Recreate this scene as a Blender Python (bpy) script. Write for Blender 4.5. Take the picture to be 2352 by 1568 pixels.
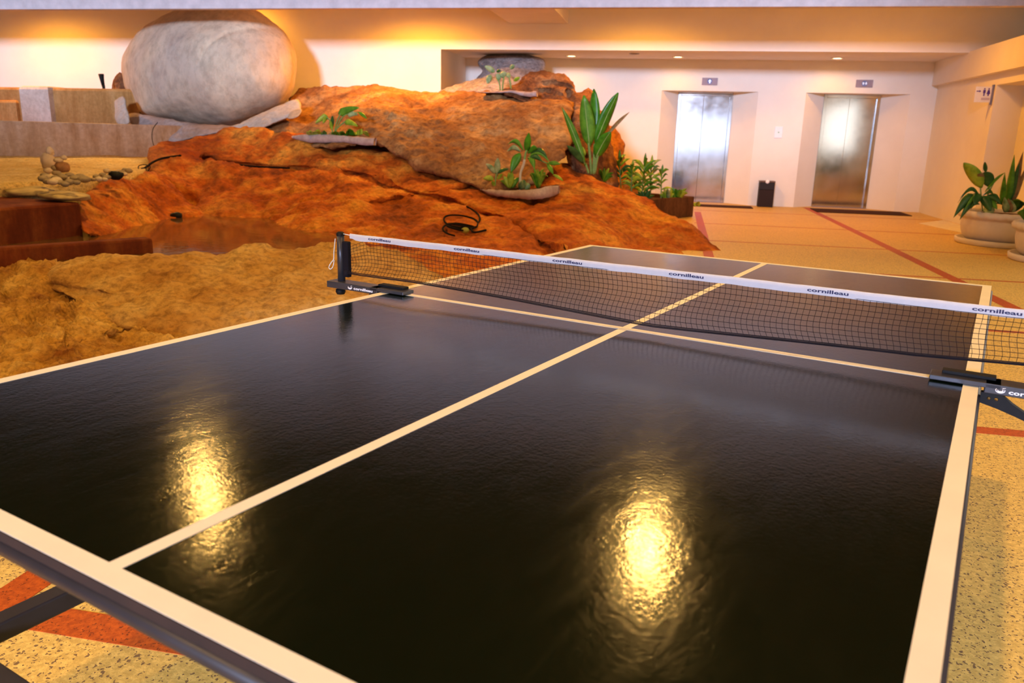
import bpy, bmesh, math, random
import numpy as np
from mathutils import Vector, Matrix, noise

random.seed(7)
for o in list(bpy.data.objects):
    bpy.data.objects.remove(o, do_unlink=True)
SC = bpy.context.scene
COL = SC.collection

# ------------------------------------------------------------------ camera
# room frame: X right along the lift wall, Y into the room, Z up, origin on the floor under the middle of the table
W, H, FPX = 2352, 1568, 1816.8
CAM = np.array([0.091978, -1.919638, 1.212894])
MR = np.array([[0.9797668, 0.1983830, 0.0264792],
               [-0.0749797, 0.2411581, 0.9675851],
               [-0.1855667, 0.9499931, -0.2511534]])      # rows: right, up, forward
TROT = math.radians(-20.0)                                 # the table stands turned against the room

cd = bpy.data.cameras.new('camera')
co = bpy.data.objects.new('camera', cd)
COL.objects.link(co)
cd.sensor_width = 36.0
cd.lens = FPX / W * 36.0
cd.clip_start = 0.05
cd.clip_end = 200
m = Matrix.Identity(4)
for i in range(3):
    m[i][0] = MR[0][i]; m[i][1] = MR[1][i]; m[i][2] = -MR[2][i]; m[i][3] = CAM[i]
co.matrix_world = m
cd.dof.use_dof = True
cd.dof.focus_distance = 2.25
cd.dof.aperture_fstop = 6.3
SC.camera = co

# ------------------------------------------------------------------ world, daylight, exposure
SC.view_settings.view_transform = 'Standard'
SC.view_settings.look = 'None'
SC.view_settings.exposure = 0.0
SC.view_settings.gamma = 1.0
SC.view_settings.use_curve_mapping = False
wd = bpy.data.worlds.new('world'); SC.world = wd; wd.use_nodes = True
wd.node_tree.nodes['Background'].inputs[0].default_value = (1.0, 0.95, 0.88, 1)
wd.node_tree.nodes['Background'].inputs[1].default_value = 0.18

def area(name, loc, target, sx, sy, watts, col):
    ld = bpy.data.lights.new(name, 'AREA'); ld.shape = 'RECTANGLE'; ld.size = sx; ld.size_y = sy
    ld.energy = watts; ld.color = col
    o = bpy.data.objects.new(name, ld); COL.objects.link(o)
    o.location = loc
    d = Vector(target) - Vector(loc)
    o.rotation_euler = d.to_track_quat('-Z', 'Y').to_euler()
    return o
SKY = (0.58, 0.69, 1.0)
DAY = (1.0, 0.95, 0.86)
HALL = (1.0, 0.56, 0.14)
WARM = (1.0, 0.39, 0.022)
# daylight from the open sky behind the photographer, through the high opening of the rear wall
area('daylight_sky', (-4.6, -30, 8.0), (-2, 11, 2.2), 4.2, 4.6, 25000, SKY)
# daylight filling the glazed doorway of the rear wall and the long opening of the right wall
area('daylight_doorway', (1.0, -6.15, 1.48), (1.0, 0, 1.48), 3.6, 1.4, 68, SKY)
area('daylight_side_opening', (5.25, 3.6, 1.75), (0, 3.6, 1.75), 6.6, 1.5, 80, DAY)

# ------------------------------------------------------------------ helpers
def ray(px, py):
    return np.array([(px - W / 2) / FPX, -(py - H / 2) / FPX, 1.0]) @ MR
def P(px, py, Y):
    d = ray(px, py); return CAM + d * ((Y - CAM[1]) / d[1])
def PZ(px, py, z):
    d = ray(px, py); return CAM + d * ((z - CAM[2]) / d[2])

def tag(o, label=None, cat=None, group=None, kind=None):
    if label: o['label'] = label
    if cat: o['category'] = cat
    if group: o['group'] = group
    if kind: o['kind'] = kind
    return o
def thing(name, label, cat, loc=(0, 0, 0), rotz=0.0, group=None):
    o = bpy.data.objects.new(name, None); COL.objects.link(o)
    o.empty_display_size = 0.1
    o.location = tuple(float(v) for v in loc); o.rotation_euler = (0, 0, rotz)
    return tag(o, label, cat, group)
def link(name, me, parent=None):
    o = bpy.data.objects.new(name, me); COL.objects.link(o)
    if parent: o.parent = parent
    return o
def mesh(name, v, f, mat, parent=None, smooth=False, world=False, base=None):
    """v in the parent's frame; with world=True v is given in room coordinates (parent not rotated)"""
    v = np.asarray(v, float)
    if world and parent:
        off = np.zeros(3); p = parent
        while p: off += np.array(p.location); p = p.parent
        v = v - off
    me = bpy.data.meshes.new(name)
    me.from_pydata([tuple(p) for p in v], [], [tuple(q) for q in f])
    me.validate(); me.update()
    if mat: me.materials.append(mat)
    if smooth:
        me.polygons.foreach_set('use_smooth', [True] * len(me.polygons))
    return link(name, me, parent)

def boxvf(x0, x1, y0, y1, z0, z1):
    v = [(x0, y0, z0), (x1, y0, z0), (x1, y1, z0), (x0, y1, z0), (x0, y0, z1), (x1, y0, z1), (x1, y1, z1), (x0, y1, z1)]
    f = [(0, 3, 2, 1), (4, 5, 6, 7), (0, 1, 5, 4), (1, 2, 6, 5), (2, 3, 7, 6), (3, 0, 4, 7)]
    return v, f
def join(parts):
    V, F = [], []
    for v, f in parts:
        n = len(V); V += [tuple(p) for p in v]; F += [tuple(i + n for i in q) for q in f]
    return V, F
def bevelled(v, f, w, seg=2):
    bm = bmesh.new()
    vs = [bm.verts.new(p) for p in v]
    for q in f: bm.faces.new([vs[i] for i in q])
    bmesh.ops.recalc_face_normals(bm, faces=bm.faces)
    bmesh.ops.bevel(bm, geom=list(bm.edges), offset=w, segments=seg, affect='EDGES', profile=0.5)
    bm.verts.index_update()
    V = [tuple(p.co) for p in bm.verts]; F = [tuple(p.index for p in q.verts) for q in bm.faces]
    bm.free(); return V, F
def bbox(x0, x1, y0, y1, z0, z1, w=0.003, seg=2):
    return bevelled(*boxvf(x0, x1, y0, y1, z0, z1), w, seg)
def prism(poly, z0, z1):
    n = len(poly)
    if sum(poly[i][0] * poly[(i + 1) % n][1] - poly[(i + 1) % n][0] * poly[i][1] for i in range(n)) < 0: poly = poly[::-1]
    v = [(x, y, z0) for x, y in poly] + [(x, y, z1) for x, y in poly]
    f = [tuple(range(n))[::-1], tuple(range(n, 2 * n))] + [(i, (i + 1) % n, n + (i + 1) % n, n + i) for i in range(n)]
    return v, f
def tube(path, r, seg=8, closed=False):
    path = [Vector(p) for p in path]; n = len(path)
    rr = r if isinstance(r, (list, tuple)) else [r] * n
    V, F = [], []
    up = Vector((0.13, 0.21, 1)).normalized()
    for i, p in enumerate(path):
        a = path[(i - 1) % n] if (closed or i > 0) else p
        b = path[(i + 1) % n] if (closed or i < n - 1) else p
        t = (b - a).normalized()
        x = up.cross(t)
        if x.length < 1e-4: x = Vector((1, 0, 0)).cross(t)
        x.normalize(); y = t.cross(x)
        for k in range(seg):
            an = 2 * math.pi * k / seg
            V.append(tuple(p + (x * math.cos(an) + y * math.sin(an)) * rr[i]))
    m = n if closed else n - 1
    for i in range(m):
        for k in range(seg):
            a = i * seg + k; b = i * seg + (k + 1) % seg
            c = ((i + 1) % n) * seg + (k + 1) % seg; d = ((i + 1) % n) * seg + k
            F.append((a, b, c, d))
    if not closed:
        F.append(tuple(range(seg))[::-1]); F.append(tuple(range((n - 1) * seg, n * seg)))
    return V, F
def lathe(prof, seg=48, c=(0, 0, 0), wob=None):
    V, F = [], []
    n = len(prof)
    for k in range(seg):
        an = 2 * math.pi * k / seg
        for i, (r, z) in enumerate(prof):
            if wob: r2, z2 = wob(i, an, r, z)
            else: r2, z2 = r, z
            V.append((c[0] + r2 * math.cos(an), c[1] + r2 * math.sin(an), c[2] + z2))
    for k in range(seg):
        for i in range(n - 1):
            a = k * n + i; b = ((k + 1) % seg) * n + i
            F.append((a, b, b + 1, a + 1))
    return V, F
def smoothline(pts, n, closed=False):
    pts = np.array(pts, float); m = len(pts); out = []
    segs = m if closed else m - 1
    for i in range(segs):
        if closed: a, b, c, d = pts[(i - 1) % m], pts[i], pts[(i + 1) % m], pts[(i + 2) % m]
        else: a, b, c, d = pts[max(i - 1, 0)], pts[i], pts[i + 1], pts[min(i + 2, m - 1)]
        for t in np.linspace(0, 1, 12, endpoint=False):
            out.append(.5 * ((2 * b) + (c - a) * t + (2 * a - 5 * b + 4 * c - d) * t * t + (3 * b - a - 3 * c + d) * t ** 3))
    if not closed: out.append(pts[-1])
    out = np.array(out)
    if closed: out = np.vstack([out, out[:1]])
    L = np.concatenate([[0], np.cumsum(np.linalg.norm(np.diff(out, axis=0), axis=1))])
    s = np.linspace(0, L[-1], n, endpoint=not closed)
    return np.stack([np.interp(s, L, out[:, k]) for k in range(out.shape[1])], 1)
def textvf(s, size, xs=1.0):
    cu = bpy.data.curves.new('lettering', 'FONT'); cu.body = s; cu.size = size; cu.resolution_u = 2; cu.offset = size * .028
    o = bpy.data.objects.new('lettering', cu); COL.objects.link(o)
    me = o.to_mesh()
    v = np.array([p.co[:] for p in me.vertices]); f = [tuple(q.vertices) for q in me.polygons]
    o.to_mesh_clear(); bpy.data.objects.remove(o); bpy.data.curves.remove(cu)
    v[:, 0] *= xs
    return v, f

# ------------------------------------------------------------------ materials
def mat(name):
    ma = bpy.data.materials.new(name); ma.use_nodes = True
    nt = ma.node_tree; b = nt.nodes['Principled BSDF']
    return ma, nt, b
def N(nt, t, **kw):
    n = nt.nodes.new(t)
    for k, v in kw.items(): setattr(n, k, v)
    return n
def coords(nt, sc=(1, 1, 1)):
    g = N(nt, 'ShaderNodeTexCoord'); mp = N(nt, 'ShaderNodeMapping')
    mp.inputs['Scale'].default_value = sc
    nt.links.new(g.outputs['Object'], mp.inputs[0]); return mp.outputs[0]
def noisen(nt, vec, scale, detail=6, rough=.6, dist=0):
    n = N(nt, 'ShaderNodeTexNoise'); n.inputs['Scale'].default_value = scale; n.inputs['Detail'].default_value = detail
    n.inputs['Roughness'].default_value = rough; n.inputs['Distortion'].default_value = dist
    nt.links.new(vec, n.inputs['Vector']); return n.outputs['Fac']
def ramp(nt, fac, stops):
    r = N(nt, 'ShaderNodeValToRGB'); el = r.color_ramp.elements
    while len(el) < len(stops): el.new(0.5)
    for e, (p, c) in zip(el, stops):
        e.position = p; e.color = tuple(c) + (1,) if len(c) == 3 else c
    nt.links.new(fac, r.inputs[0]); return r.outputs[0]
def mixc(nt, fac, a, b):
    n = N(nt, 'ShaderNodeMix', data_type='RGBA')
    if isinstance(fac, float): n.inputs[0].default_value = fac
    else: nt.links.new(fac, n.inputs[0])
    for k, s in ((6, a), (7, b)):
        if isinstance(s, tuple): n.inputs[k].default_value = s + (1,)
        else: nt.links.new(s, n.inputs[k])
    return n.outputs[2]
def bump(nt, b, h, strength=.3, dist=.02, prev=None):
    n = N(nt, 'ShaderNodeBump'); n.inputs['Strength'].default_value = strength; n.inputs['Distance'].default_value = dist
    nt.links.new(h, n.inputs['Height'])
    if prev: nt.links.new(prev, n.inputs['Normal'])
    nt.links.new(n.outputs[0], b.inputs['Normal']); return n.outputs[0]
def plain(name, col, rough=.5, metal=0., var=.12, scale=12., spec=.5, bumps=0.):
    ma, nt, b = mat(name); v = coords(nt)
    n = noisen(nt, v, scale, 4)
    c0 = tuple(max(0, x * (1 - var)) for x in col); c1 = tuple(min(1, x * (1 + var)) for x in col)
    nt.links.new(ramp(nt, n, [(.3, c0), (.7, c1)]), b.inputs['Base Color'])
    b.inputs['Roughness'].default_value = rough; b.inputs['Metallic'].default_value = metal
    b.inputs['Specular IOR Level'].default_value = spec
    if bumps: bump(nt, b, noisen(nt, v, scale * 6, 4), bumps, .004)
    return ma
def rockmat(name, dark, mid, light, sc=1.6, stain=(.14, .05, .02), st=.55, bs=.7, stretch=(1, 1, 1.3), rough=.85, fs=.8):
    ma, nt, b = mat(name); v = coords(nt, stretch)
    n1 = noisen(nt, v, sc, 11, .68, .12); n2 = noisen(nt, v, sc * .45, 6, .6, .25); n3 = noisen(nt, v, sc * 9, 8, .7)
    c = ramp(nt, n1, [(.32, dark), (.48, mid), (.64, light)])
    c = mixc(nt, ramp(nt, n2, [(st, (0, 0, 0)), (st + .16, (1, 1, 1))]), c, stain)
    fine = ramp(nt, n3, [(.36, (.42, .38, .36)), (.56, (1, 1, 1))])
    mm = N(nt, 'ShaderNodeMix', data_type='RGBA', blend_type='MULTIPLY'); mm.inputs[0].default_value = fs
    nt.links.new(c, mm.inputs[6]); nt.links.new(fine, mm.inputs[7])
    nt.links.new(mm.outputs[2], b.inputs['Base Color'])
    b.inputs['Roughness'].default_value = rough; b.inputs['Specular IOR Level'].default_value = .25
    p = bump(nt, b, n1, bs * .6, .12); bump(nt, b, n3, bs, .025, p)
    return ma

def wallmat():
    ma, nt, b = mat('cream_wall_paint'); v = coords(nt)
    n = noisen(nt, v, 1.2, 5, .6); n2 = noisen(nt, v, 40, 4)
    nt.links.new(ramp(nt, n, [(.3, (.81, .76, .66)), (.7, (.87, .83, .73))]), b.inputs['Base Color'])
    b.inputs['Roughness'].default_value = .8; b.inputs['Specular IOR Level'].default_value = .2
    bump(nt, b, n2, .08, .01); return ma
WALL = wallmat()
CEILH = plain('unseen_darkened_ceiling', (.09, .055, .03), .8, 0, .2, 3.0, .15, .1)  # unseen ceiling, darkened to dim table reflections and bounce light
CEIL = plain('ceiling_plaster', (.80, .75, .69), .85, 0, .05, 2.0, .15, .1)

def floormat(name, base, base2, speck, thr=.30):
    ma, nt, b = mat(name); v = coords(nt)
    n = noisen(nt, v, 1.1, 6, .6); n2 = noisen(nt, v, 55, 4, .7)
    c = ramp(nt, n, [(.3, base), (.7, base2)])
    c = mixc(nt, ramp(nt, n2, [(.42, (0, 0, 0)), (.62, (1, 1, 1))]), c, tuple(min(1, x * 1.25) for x in base2))
    wv = N(nt, 'ShaderNodeTexNoise'); wv.inputs['Scale'].default_value = 60; nt.links.new(v, wv.inputs[0])
    ad = N(nt, 'ShaderNodeMixRGB', blend_type='LINEAR_LIGHT'); ad.inputs[0].default_value = .012
    nt.links.new(v, ad.inputs[1]); nt.links.new(wv.outputs['Color'], ad.inputs[2])
    vo = N(nt, 'ShaderNodeTexVoronoi'); vo.inputs['Scale'].default_value = 105; nt.links.new(ad.outputs[0], vo.inputs['Vector'])
    sp = N(nt, 'ShaderNodeSeparateColor'); nt.links.new(vo.outputs['Color'], sp.inputs[0])
    mlt = N(nt, 'ShaderNodeMath', operation='MULTIPLY'); nt.links.new(sp.outputs[0], mlt.inputs[0]); mlt.inputs[1].default_value = thr * 1.5
    ls = N(nt, 'ShaderNodeMath', operation='LESS_THAN'); nt.links.new(vo.outputs['Distance'], ls.inputs[0]); nt.links.new(mlt.outputs[0], ls.inputs[1])
    c = mixc(nt, ls.outputs[0], c, speck)
    nt.links.new(c, b.inputs['Base Color'])
    b.inputs['Roughness'].default_value = .55; b.inputs['Specular IOR Level'].default_value = .4
    bump(nt, b, n2, .35, .004); return ma
FLOOR = floormat('washed_pebble_floor', (.53, .34, .075), (.63, .42, .10), (.19, .11, .045), .32)
REDFLOOR = floormat('red_inlay_stripe', (.34, .05, .004), (.42, .075, .006), (.17, .025, .004), .26)

ROCK = rockmat('ochre_bedrock', (.19, .036, .003), (.56, .13, .008), (.82, .37, .05), 1.4, (.32, .055, .003), .51)
ROCKU = rockmat('brown_bedrock', (.18, .065, .018), (.36, .16, .05), (.60, .36, .14), 1.3, (.24, .08, .02), .56)
ROCKP = rockmat('dark_cracked_rock', (.11, .04, .016), (.28, .11, .04), (.58, .30, .12), 2.2, (.11, .05, .03), .5, 1.0)
ROCKG = rockmat('grey_rock', (.20, .17, .16), (.36, .31, .29), (.52, .45, .40), 1.8, (.16, .12, .11), .58)
ROCKR = rockmat('orange_rock_slab', (.30, .09, .012), (.48, .18, .03), (.58, .27, .06), 2.0, (.22, .10, .04), .6)
ROCKF = rockmat('pale_sandstone', (.46, .21, .04), (.62, .34, .085), (.74, .48, .17), 1.9, (.50, .22, .035), .57)
ROCKO = rockmat('mottled_ochre_stone', (.30, .10, .012), (.66, .35, .065), (.82, .52, .15), 2.6, (.15, .04, .005), .60)
BOULD = rockmat('pale_granite', (.50, .38, .25), (.66, .52, .36), (.82, .67, .46), .55, (.50, .40, .31), .5, .16, (1.4, 1.4, .8), .85, .42)
WEDGE = rockmat('cement_wedge', (.52, .43, .34), (.62, .53, .43), (.72, .64, .54), 2, (.5, .42, .34), .7, .3, (1, 1, 1), .85, .3)
SAND = rockmat('yellow_sand', (.66, .40, .12), (.80, .56, .21), (.86, .66, .32), 3, (.56, .26, .05), .62, .5)
def concmat(name, a, b_, c_):
    ma, nt, b = mat(name); v = coords(nt, (2.2, 2.2, .5)); v2 = coords(nt)
    n = noisen(nt, v, 2.4, 8, .65); n2 = noisen(nt, v2, 18, 6, .7)
    c = ramp(nt, n, [(.3, a), (.5, b_), (.72, c_)])
    c = mixc(nt, ramp(nt, n2, [(.35, (.35, .35, .35)), (.65, (0, 0, 0))]), c, tuple(x * .5 for x in a))
    nt.links.new(c, b.inputs['Base Color']); b.inputs['Roughness'].default_value = .85; b.inputs['Specular IOR Level'].default_value = .2
    bump(nt, b, n2, .35, .01); return ma
CONC = concmat('weathered_concrete', (.34, .21, .12), (.47, .34, .24), (.55, .44, .36))
REDCONC = concmat('shade_dark_red_concrete', (.09, .014, .003), (.16, .03, .006), (.28, .08, .015))  # red darkened for the shade the terrace block stands in
OCHCONC = concmat('ochre_concrete', (.36, .17, .045), (.50, .27, .085), (.62, .38, .15))
CURB = concmat('pinkish_cement_rim', (.36, .25, .21), (.48, .36, .32), (.56, .45, .42))
SOIL = plain('dark_soil', (.06, .03, .015), .95, 0, .5, 30, .1, .6)

def tablemat():
    ma, nt, b = mat('worn_dark_green_paint'); v = coords(nt); v2 = coords(nt, (1, .35, 1))
    n = noisen(nt, v, 2.2, 6, .6); n2 = noisen(nt, v, 140, 3, .6); n3 = noisen(nt, v2, 26, 6, .7, 1.2)
    nt.links.new(ramp(nt, n, [(.3, (.001, .0045, .0012)), (.75, (.0025, .006, .002))]), b.inputs['Base Color'])
    nt.links.new(ramp(nt, n3, [(.3, (.10, .10, .10)), (.75, (.16, .16, .16))]), b.inputs['Roughness'])
    b.inputs['Specular IOR Level'].default_value = .85
    p = bump(nt, b, n2, .10, .002); bump(nt, b, n3, .08, .003, p); return ma
TABLE = tablemat()
LINE = plain('cream_line_paint', (.80, .74, .62), .5, 0, .04, 8, .4)
EDGE = plain('dark_brown_edge', (.022, .008, .004), .8, 0, .3, 20)
STEEL = plain('dark_painted_steel', (.022, .018, .02), .42, 0, .2, 15)
BLACK = plain('black_plastic', (.007, .007, .008), .6, 0, .3, 20, .2)
BLACKM = plain('satin_black_metal', (.055, .055, .065), .35, .4, .2, 20)
NETM = plain('black_net_cord', (.012, .010, .014), .8, 0, .2, 20, .1)
TAPE = plain('white_tape', (.62, .62, .68), .8, 0, .03, 60, .1, .2)
CORD = plain('white_cord', (.8, .76, .7), .8, 0, .05, 60)
INK = plain('navy_ink', (.02, .02, .09), .7, 0, .1, 30)
PRINT = plain('white_print', (.85, .85, .88), .6, 0, .02, 30)
BRASS = plain('brass', (.55, .38, .12), .35, 1, .1, 30)
CABLE = plain('black_cable', (.010, .006, .005), .85, 0, .2, 30, .08)
MATM = plain('dark_brown_mat', (.06, .025, .015), .95, 0, .3, 90, .1, .5)
BIN = plain('black_bin_metal', (.006, .004, .004), .7, 0, .3, 10)
WHITEP = plain('white_plastic', (.85, .85, .84), .4, 0, .02, 20)
POT = plain('white_planter_resin', (.66, .60, .59), .55, 0, .06, 6, .35, .1)
SIGNW = plain('white_sign', (.80, .76, .74), .5, 0, .03, 20)
GREYSTONE = plain('grey_pebble', (.30, .23, .14), .7, 0, .3, 18, .3, .2)
PALESTONE = plain('pale_stone', (.58, .46, .32), .7, 0, .15, 14, .3, .2)
BROWNSTONE = plain('brown_stone', (.30, .15, .07), .75, 0, .35, 16, .3, .3)
STEM = plain('pale_stem', (.50, .42, .28), .7, 0, .2, 30)
GSTEM = plain('green_stem', (.16, .28, .06), .6, 0, .2, 30)
def leafmat(name, a, b_, rough=.35):
    ma, nt, b = mat(name); v = coords(nt); n = noisen(nt, v, 9, 5, .6)
    nt.links.new(ramp(nt, n, [(.35, a), (.68, b_)]), b.inputs['Base Color'])
    b.inputs['Roughness'].default_value = rough; b.inputs['Specular IOR Level'].default_value = .35
    return ma
LEAFB = leafmat('glossy_green_leaf', (.025, .13, .006), (.07, .26, .012), .30)
LEAFM = leafmat('mid_green_leaf', (.045, .16, .008), (.13, .32, .02), .38)
LEAFY = leafmat('yellow_green_leaf', (.15, .28, .012), (.40, .48, .04), .45)
LEAFV = leafmat('variegated_leaf', (.06, .16, .04), (.42, .48, .22), .4)
LEAFD = leafmat('dark_leaf', (.015, .07, .015), (.05, .15, .03), .35)
LEAFX = leafmat('brown_dying_leaf', (.16, .08, .03), (.32, .22, .08), .6)
VEIN = plain('pale_leaf_vein', (.34, .50, .16), .5, 0, .1, 30)
def steelmat():
    ma, nt, b = mat('brushed_stainless_steel'); v = coords(nt, (60, 60, 1.2)); v2 = coords(nt)
    n = noisen(nt, v, 3, 4); n2 = noisen(nt, v2, 3.5, 5, .6)
    nt.links.new(ramp(nt, n2, [(.3, (.50, .49, .50)), (.7, (.62, .61, .61))]), b.inputs['Base Color'])
    nt.links.new(ramp(nt, n2, [(.3, (.10, .10, .10)), (.7, (.15, .15, .15))]), b.inputs['Roughness'])
    b.inputs['Metallic'].default_value = 1; bump(nt, b, n, .03, .002); return ma
INOX = steelmat()
PLATE = plain('brushed_sign_plate', (.30, .24, .28), .6, .1, .08, 10)
def emat(name, col, s):
    ma, nt, b = mat(name); b.inputs['Base Color'].default_value = (.8, .8, .8, 1)
    b.inputs['Emission Color'].default_value = col + (1,); b.inputs['Emission Strength'].default_value = s; return ma
LAMP = emat('warm_lamp_glass', (1.0, .72, .34), 14.0)
ARROW = emat('lift_arrow_glow', (.55, .72, 1.0), .55)
LED = emat('white_indicator', (1, 1, 1), 3.0)
def watermat():
    ma, nt, b = mat('pool_water'); v = coords(nt)
    b.inputs['Base Color'].default_value = (.55, .32, .14, 1); b.inputs['Roughness'].default_value = .04
    b.inputs['Transmission Weight'].default_value = .85; b.inputs['IOR'].default_value = 1.33
    bump(nt, b, noisen(nt, v, 9, 3), .12, .01); return ma
WATER = watermat()
def glassmat():
    ma, nt, b = mat('lamp_trim_white'); b.inputs['Base Color'].default_value = (.8, .76, .7, 1); b.inputs['Roughness'].default_value = .4; return ma
TRIM = glassmat()

# ------------------------------------------------------------------ room shell
def struct(name, vf, ma, smooth=False):
    o = mesh(name, vf[0], vf[1], ma, None, smooth); return tag(o, kind='structure')
YF, YB, ZL, ZB, YBM, CZ = 12.9, 14.7, 2.74, 3.06, 10.6, 5.6
fl = struct('floor', boxvf(-16, 8, -6.3, 15.6, -.15, 0), FLOOR)
for Yl, w in ((-.42, .10), (1.75, .09), (3.95, .06), (6.3, .055), (8.4, .045), (10.6, .045), (13.0, .045)):
    mesh('floor_stripe', *boxvf(-1.7 if Yl < 3 else .45, 4.7, Yl - w / 2, Yl + w / 2, -.02, .0012), REDFLOOR, fl)
for Xa, Xb, w in ((-1.58, -1.50, .11), (.50, .54, .11), (2.90, 2.68, .12)):
    a = (Xa, -3.0 if Xa > -1 else -2.2); b = (Xb, YB if Xb > 1 else 12.6)
    if Xa < -1: b = (Xb, 2.0)
    mesh('floor_stripe', *prism([(a[0] - w / 2, a[1]), (a[0] + w / 2, a[1]), (b[0] + w / 2, b[1]), (b[0] - w / 2, b[1])], -.02, .0016), REDFLOOR, fl)
mesh('cement_patch', *prism([(4.09, 12.24), (4.72, 13.1), (4.72, 10.7), (4.33, 10.93)], -.02, .004), plain('pale_cement_patch', (.72, .66, .56), .8, 0, .08, 5, .2, .2), fl)

# lift wall with two splayed lift recesses
segA = prism([(-4.6, YB), (-.28, YB), (.05, 15.12), (.05, 15.4), (-4.6, 15.4)], 0, ZL)
segB = prism([(1.56, YB), (2.44, YB), (2.84, 15.12), (2.84, 15.4), (1.12, 15.4), (1.12, 15.12)], 0, ZL)
segC = prism([(4.30, YB), (4.9, YB), (4.9, 15.4), (3.88, 15.4), (3.88, 15.12)], 0, ZL)
struct('wall_back', join([segA, segB, segC, boxvf(-.28, 1.56, YB, 15.4, 2.165, ZL), boxvf(2.44, 4.30, YB, 15.4, 2.165, ZL),
                          boxvf(-.2, 1.5, 15.3, 15.4, 0, 2.165), boxvf(2.5, 4.2, 15.3, 15.4, 0, 2.165)]), WALL)
struct('wall_front', join([boxvf(-16, -4.28, YF, 13.2, 0, CZ), boxvf(-4.28, 8, YF, 13.2, 2.72, CZ), boxvf(-4.6, -4.28, 13.2, YB, 0, ZL)]), WALL)
struct('wall_right', join([boxvf(4.75, 5.2, 11.8, YB + .1, 0, ZL), boxvf(5.15, 5.4, 7.0, 11.8, 0, CZ), boxvf(5.15, 5.4, -6.3, .2, 0, CZ), boxvf(5.15, 5.4, .2, 7.0, 2.65, CZ), boxvf(5.15, 5.4, .2, 7.0, 0, .85), boxvf(4.75, 5.15, 9.6, 11.8, 2.15, ZL),
                           boxvf(4.64, 4.75, 9.6, YB, 2.32, ZL)]), WALL)
struct('wall_left', boxvf(-16.3, -16, -6.3, 13.2, 0, CZ), WALL)
# rear wall behind the photographer: unseen, its openings shaped to steer the daylight
struct('wall_rear', join([boxvf(-16, -2.7, -6.3, -6, 0, 4.1), boxvf(-2.7, .1, -6.3, -6, 2.2, 4.1), boxvf(2.9, 5.4, -6.3, -6, 0, 2.2), boxvf(-2.7, 2.9, -6.3, -6, 0, .7),
                          boxvf(-16, -11, -6.3, -6, 4.1, CZ), boxvf(.1, 5.4, -6.3, -6, 2.2, CZ)]), WALL)
struct('ceiling', boxvf(-16, 8, -6.3, YBM, CZ, CZ + .15), CEILH)
struct('ceiling', join([boxvf(-16, 8, YBM - .1, YF, 3.62, 3.75), boxvf(-4.6, 5.2, YF + .02, 15.4, ZL, ZL + .12),
                        boxvf(-3.0, -1.95, YBM, YF, 3.16, 3.62)]), CEIL)
struct('trim_1', bbox(-16, 8, YBM - .14, YBM, ZB, CZ, .012), plain('raw_plaster_beam', (.66, .59, .58), .85, 0, .12, 6.0, .15, .3))          # the deep beam across the hall

# ------------------------------------------------------------------ lamps
def downlight(x, y, z, watts, label, group, r=.085, spot=150, rad=None, col=None):
    t = thing('recessed_downlight', label, 'ceiling lamp', (x, y, z), 0, group)
    mesh('trim_ring', *lathe([(r, -.001), (r + .004, -.012), (r + .03, -.010), (r + .034, 0), (r + .03, .002)], 28), TRIM, t, True)
    v, f = lathe([(0.001, -.004), (r * .6, -.005), (r, -.002)], 28)
    mesh('lamp_glass', v, f, LAMP, t, True)
    if watts:
        ld = bpy.data.lights.new('downlight_bulb', 'SPOT'); ld.energy = watts; ld.color = col or WARM
        ld.spot_size = math.radians(spot); ld.spot_blend = .6; ld.shadow_soft_size = rad or r
        lo = bpy.data.objects.new('downlight_bulb', ld); COL.objects.link(lo); lo.location = (x, y, z - .03)
    return t
def pendant(x, y, z, watts):
    t = downlight(x, y, z, watts, 'out-of-frame warm cylinder lamp placed to light the hall', 'hanging hall lamps', .11, 150, .08, HALL)
    t.name = 'unseen_pendant_lamp'
    mesh('housing', *lathe([(.144, 0), (.15, .01), (.15, .30), (.13, .33), (.001, .33)], 28), BLACKM, t, True)
    mesh('cord', *tube([(0, 0, .32), (0, 0, CZ - z)], .01, 6), BLACK, t, True)
for x, y in ((-5.1, 5.9), (.1, 5.8), (-5.1, .6), (.1, .4), (3.9, 3.2), (3.9, -2.5), (-2.5, -3.5)):  # first two mirror in the table; the others are unseen, added to light it
    pendant(x, y, 4.6, 420 if x < 3 else 190)
for x, y, w in ((-4.6, 11.5, 580), (3.0, 11.0, 230), (-.6, 11.3, 430), (-8.0, 12.3, 90)):
    downlight(x, y, 3.62, w, 'warm downlight in the low ceiling strip behind the beam', 'downlights behind the beam', .08, 160)
downlight(-12.2, 11.5, 3.62, 330, 'warm wall washing downlight above the stepped concrete terraces', None, .08, 165)
t = thing('added_sand_spotlight', 'unseen black spotlight added behind the beam to brighten the sand basin', 'spotlight', (-9.6, 10.74, 3.24))  # added lamp, out of view, that brightens the sand
mesh('bracket', *bbox(-.02, .02, -.02, .02, .04, .38, .004), BLACKM, t)
mesh('housing', *tube([(0, .03, .05), (0, -.02, -.10)], [.04, .05], 16), BLACKM, t, True)
ld = bpy.data.lights.new('added_spot_bulb', 'SPOT'); ld.energy = 420; ld.color = HALL; ld.spot_size = math.radians(60); ld.spot_blend = .7; ld.shadow_soft_size = .05
lo = bpy.data.objects.new('added_spot_bulb', ld); COL.objects.link(lo); lo.location = (-9.6, 10.70, 3.12)
lo.rotation_euler = (Vector((-8.3, 7.6, .6)) - Vector((-9.6, 10.70, 3.12))).to_track_quat('-Z', 'Y').to_euler()
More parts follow.
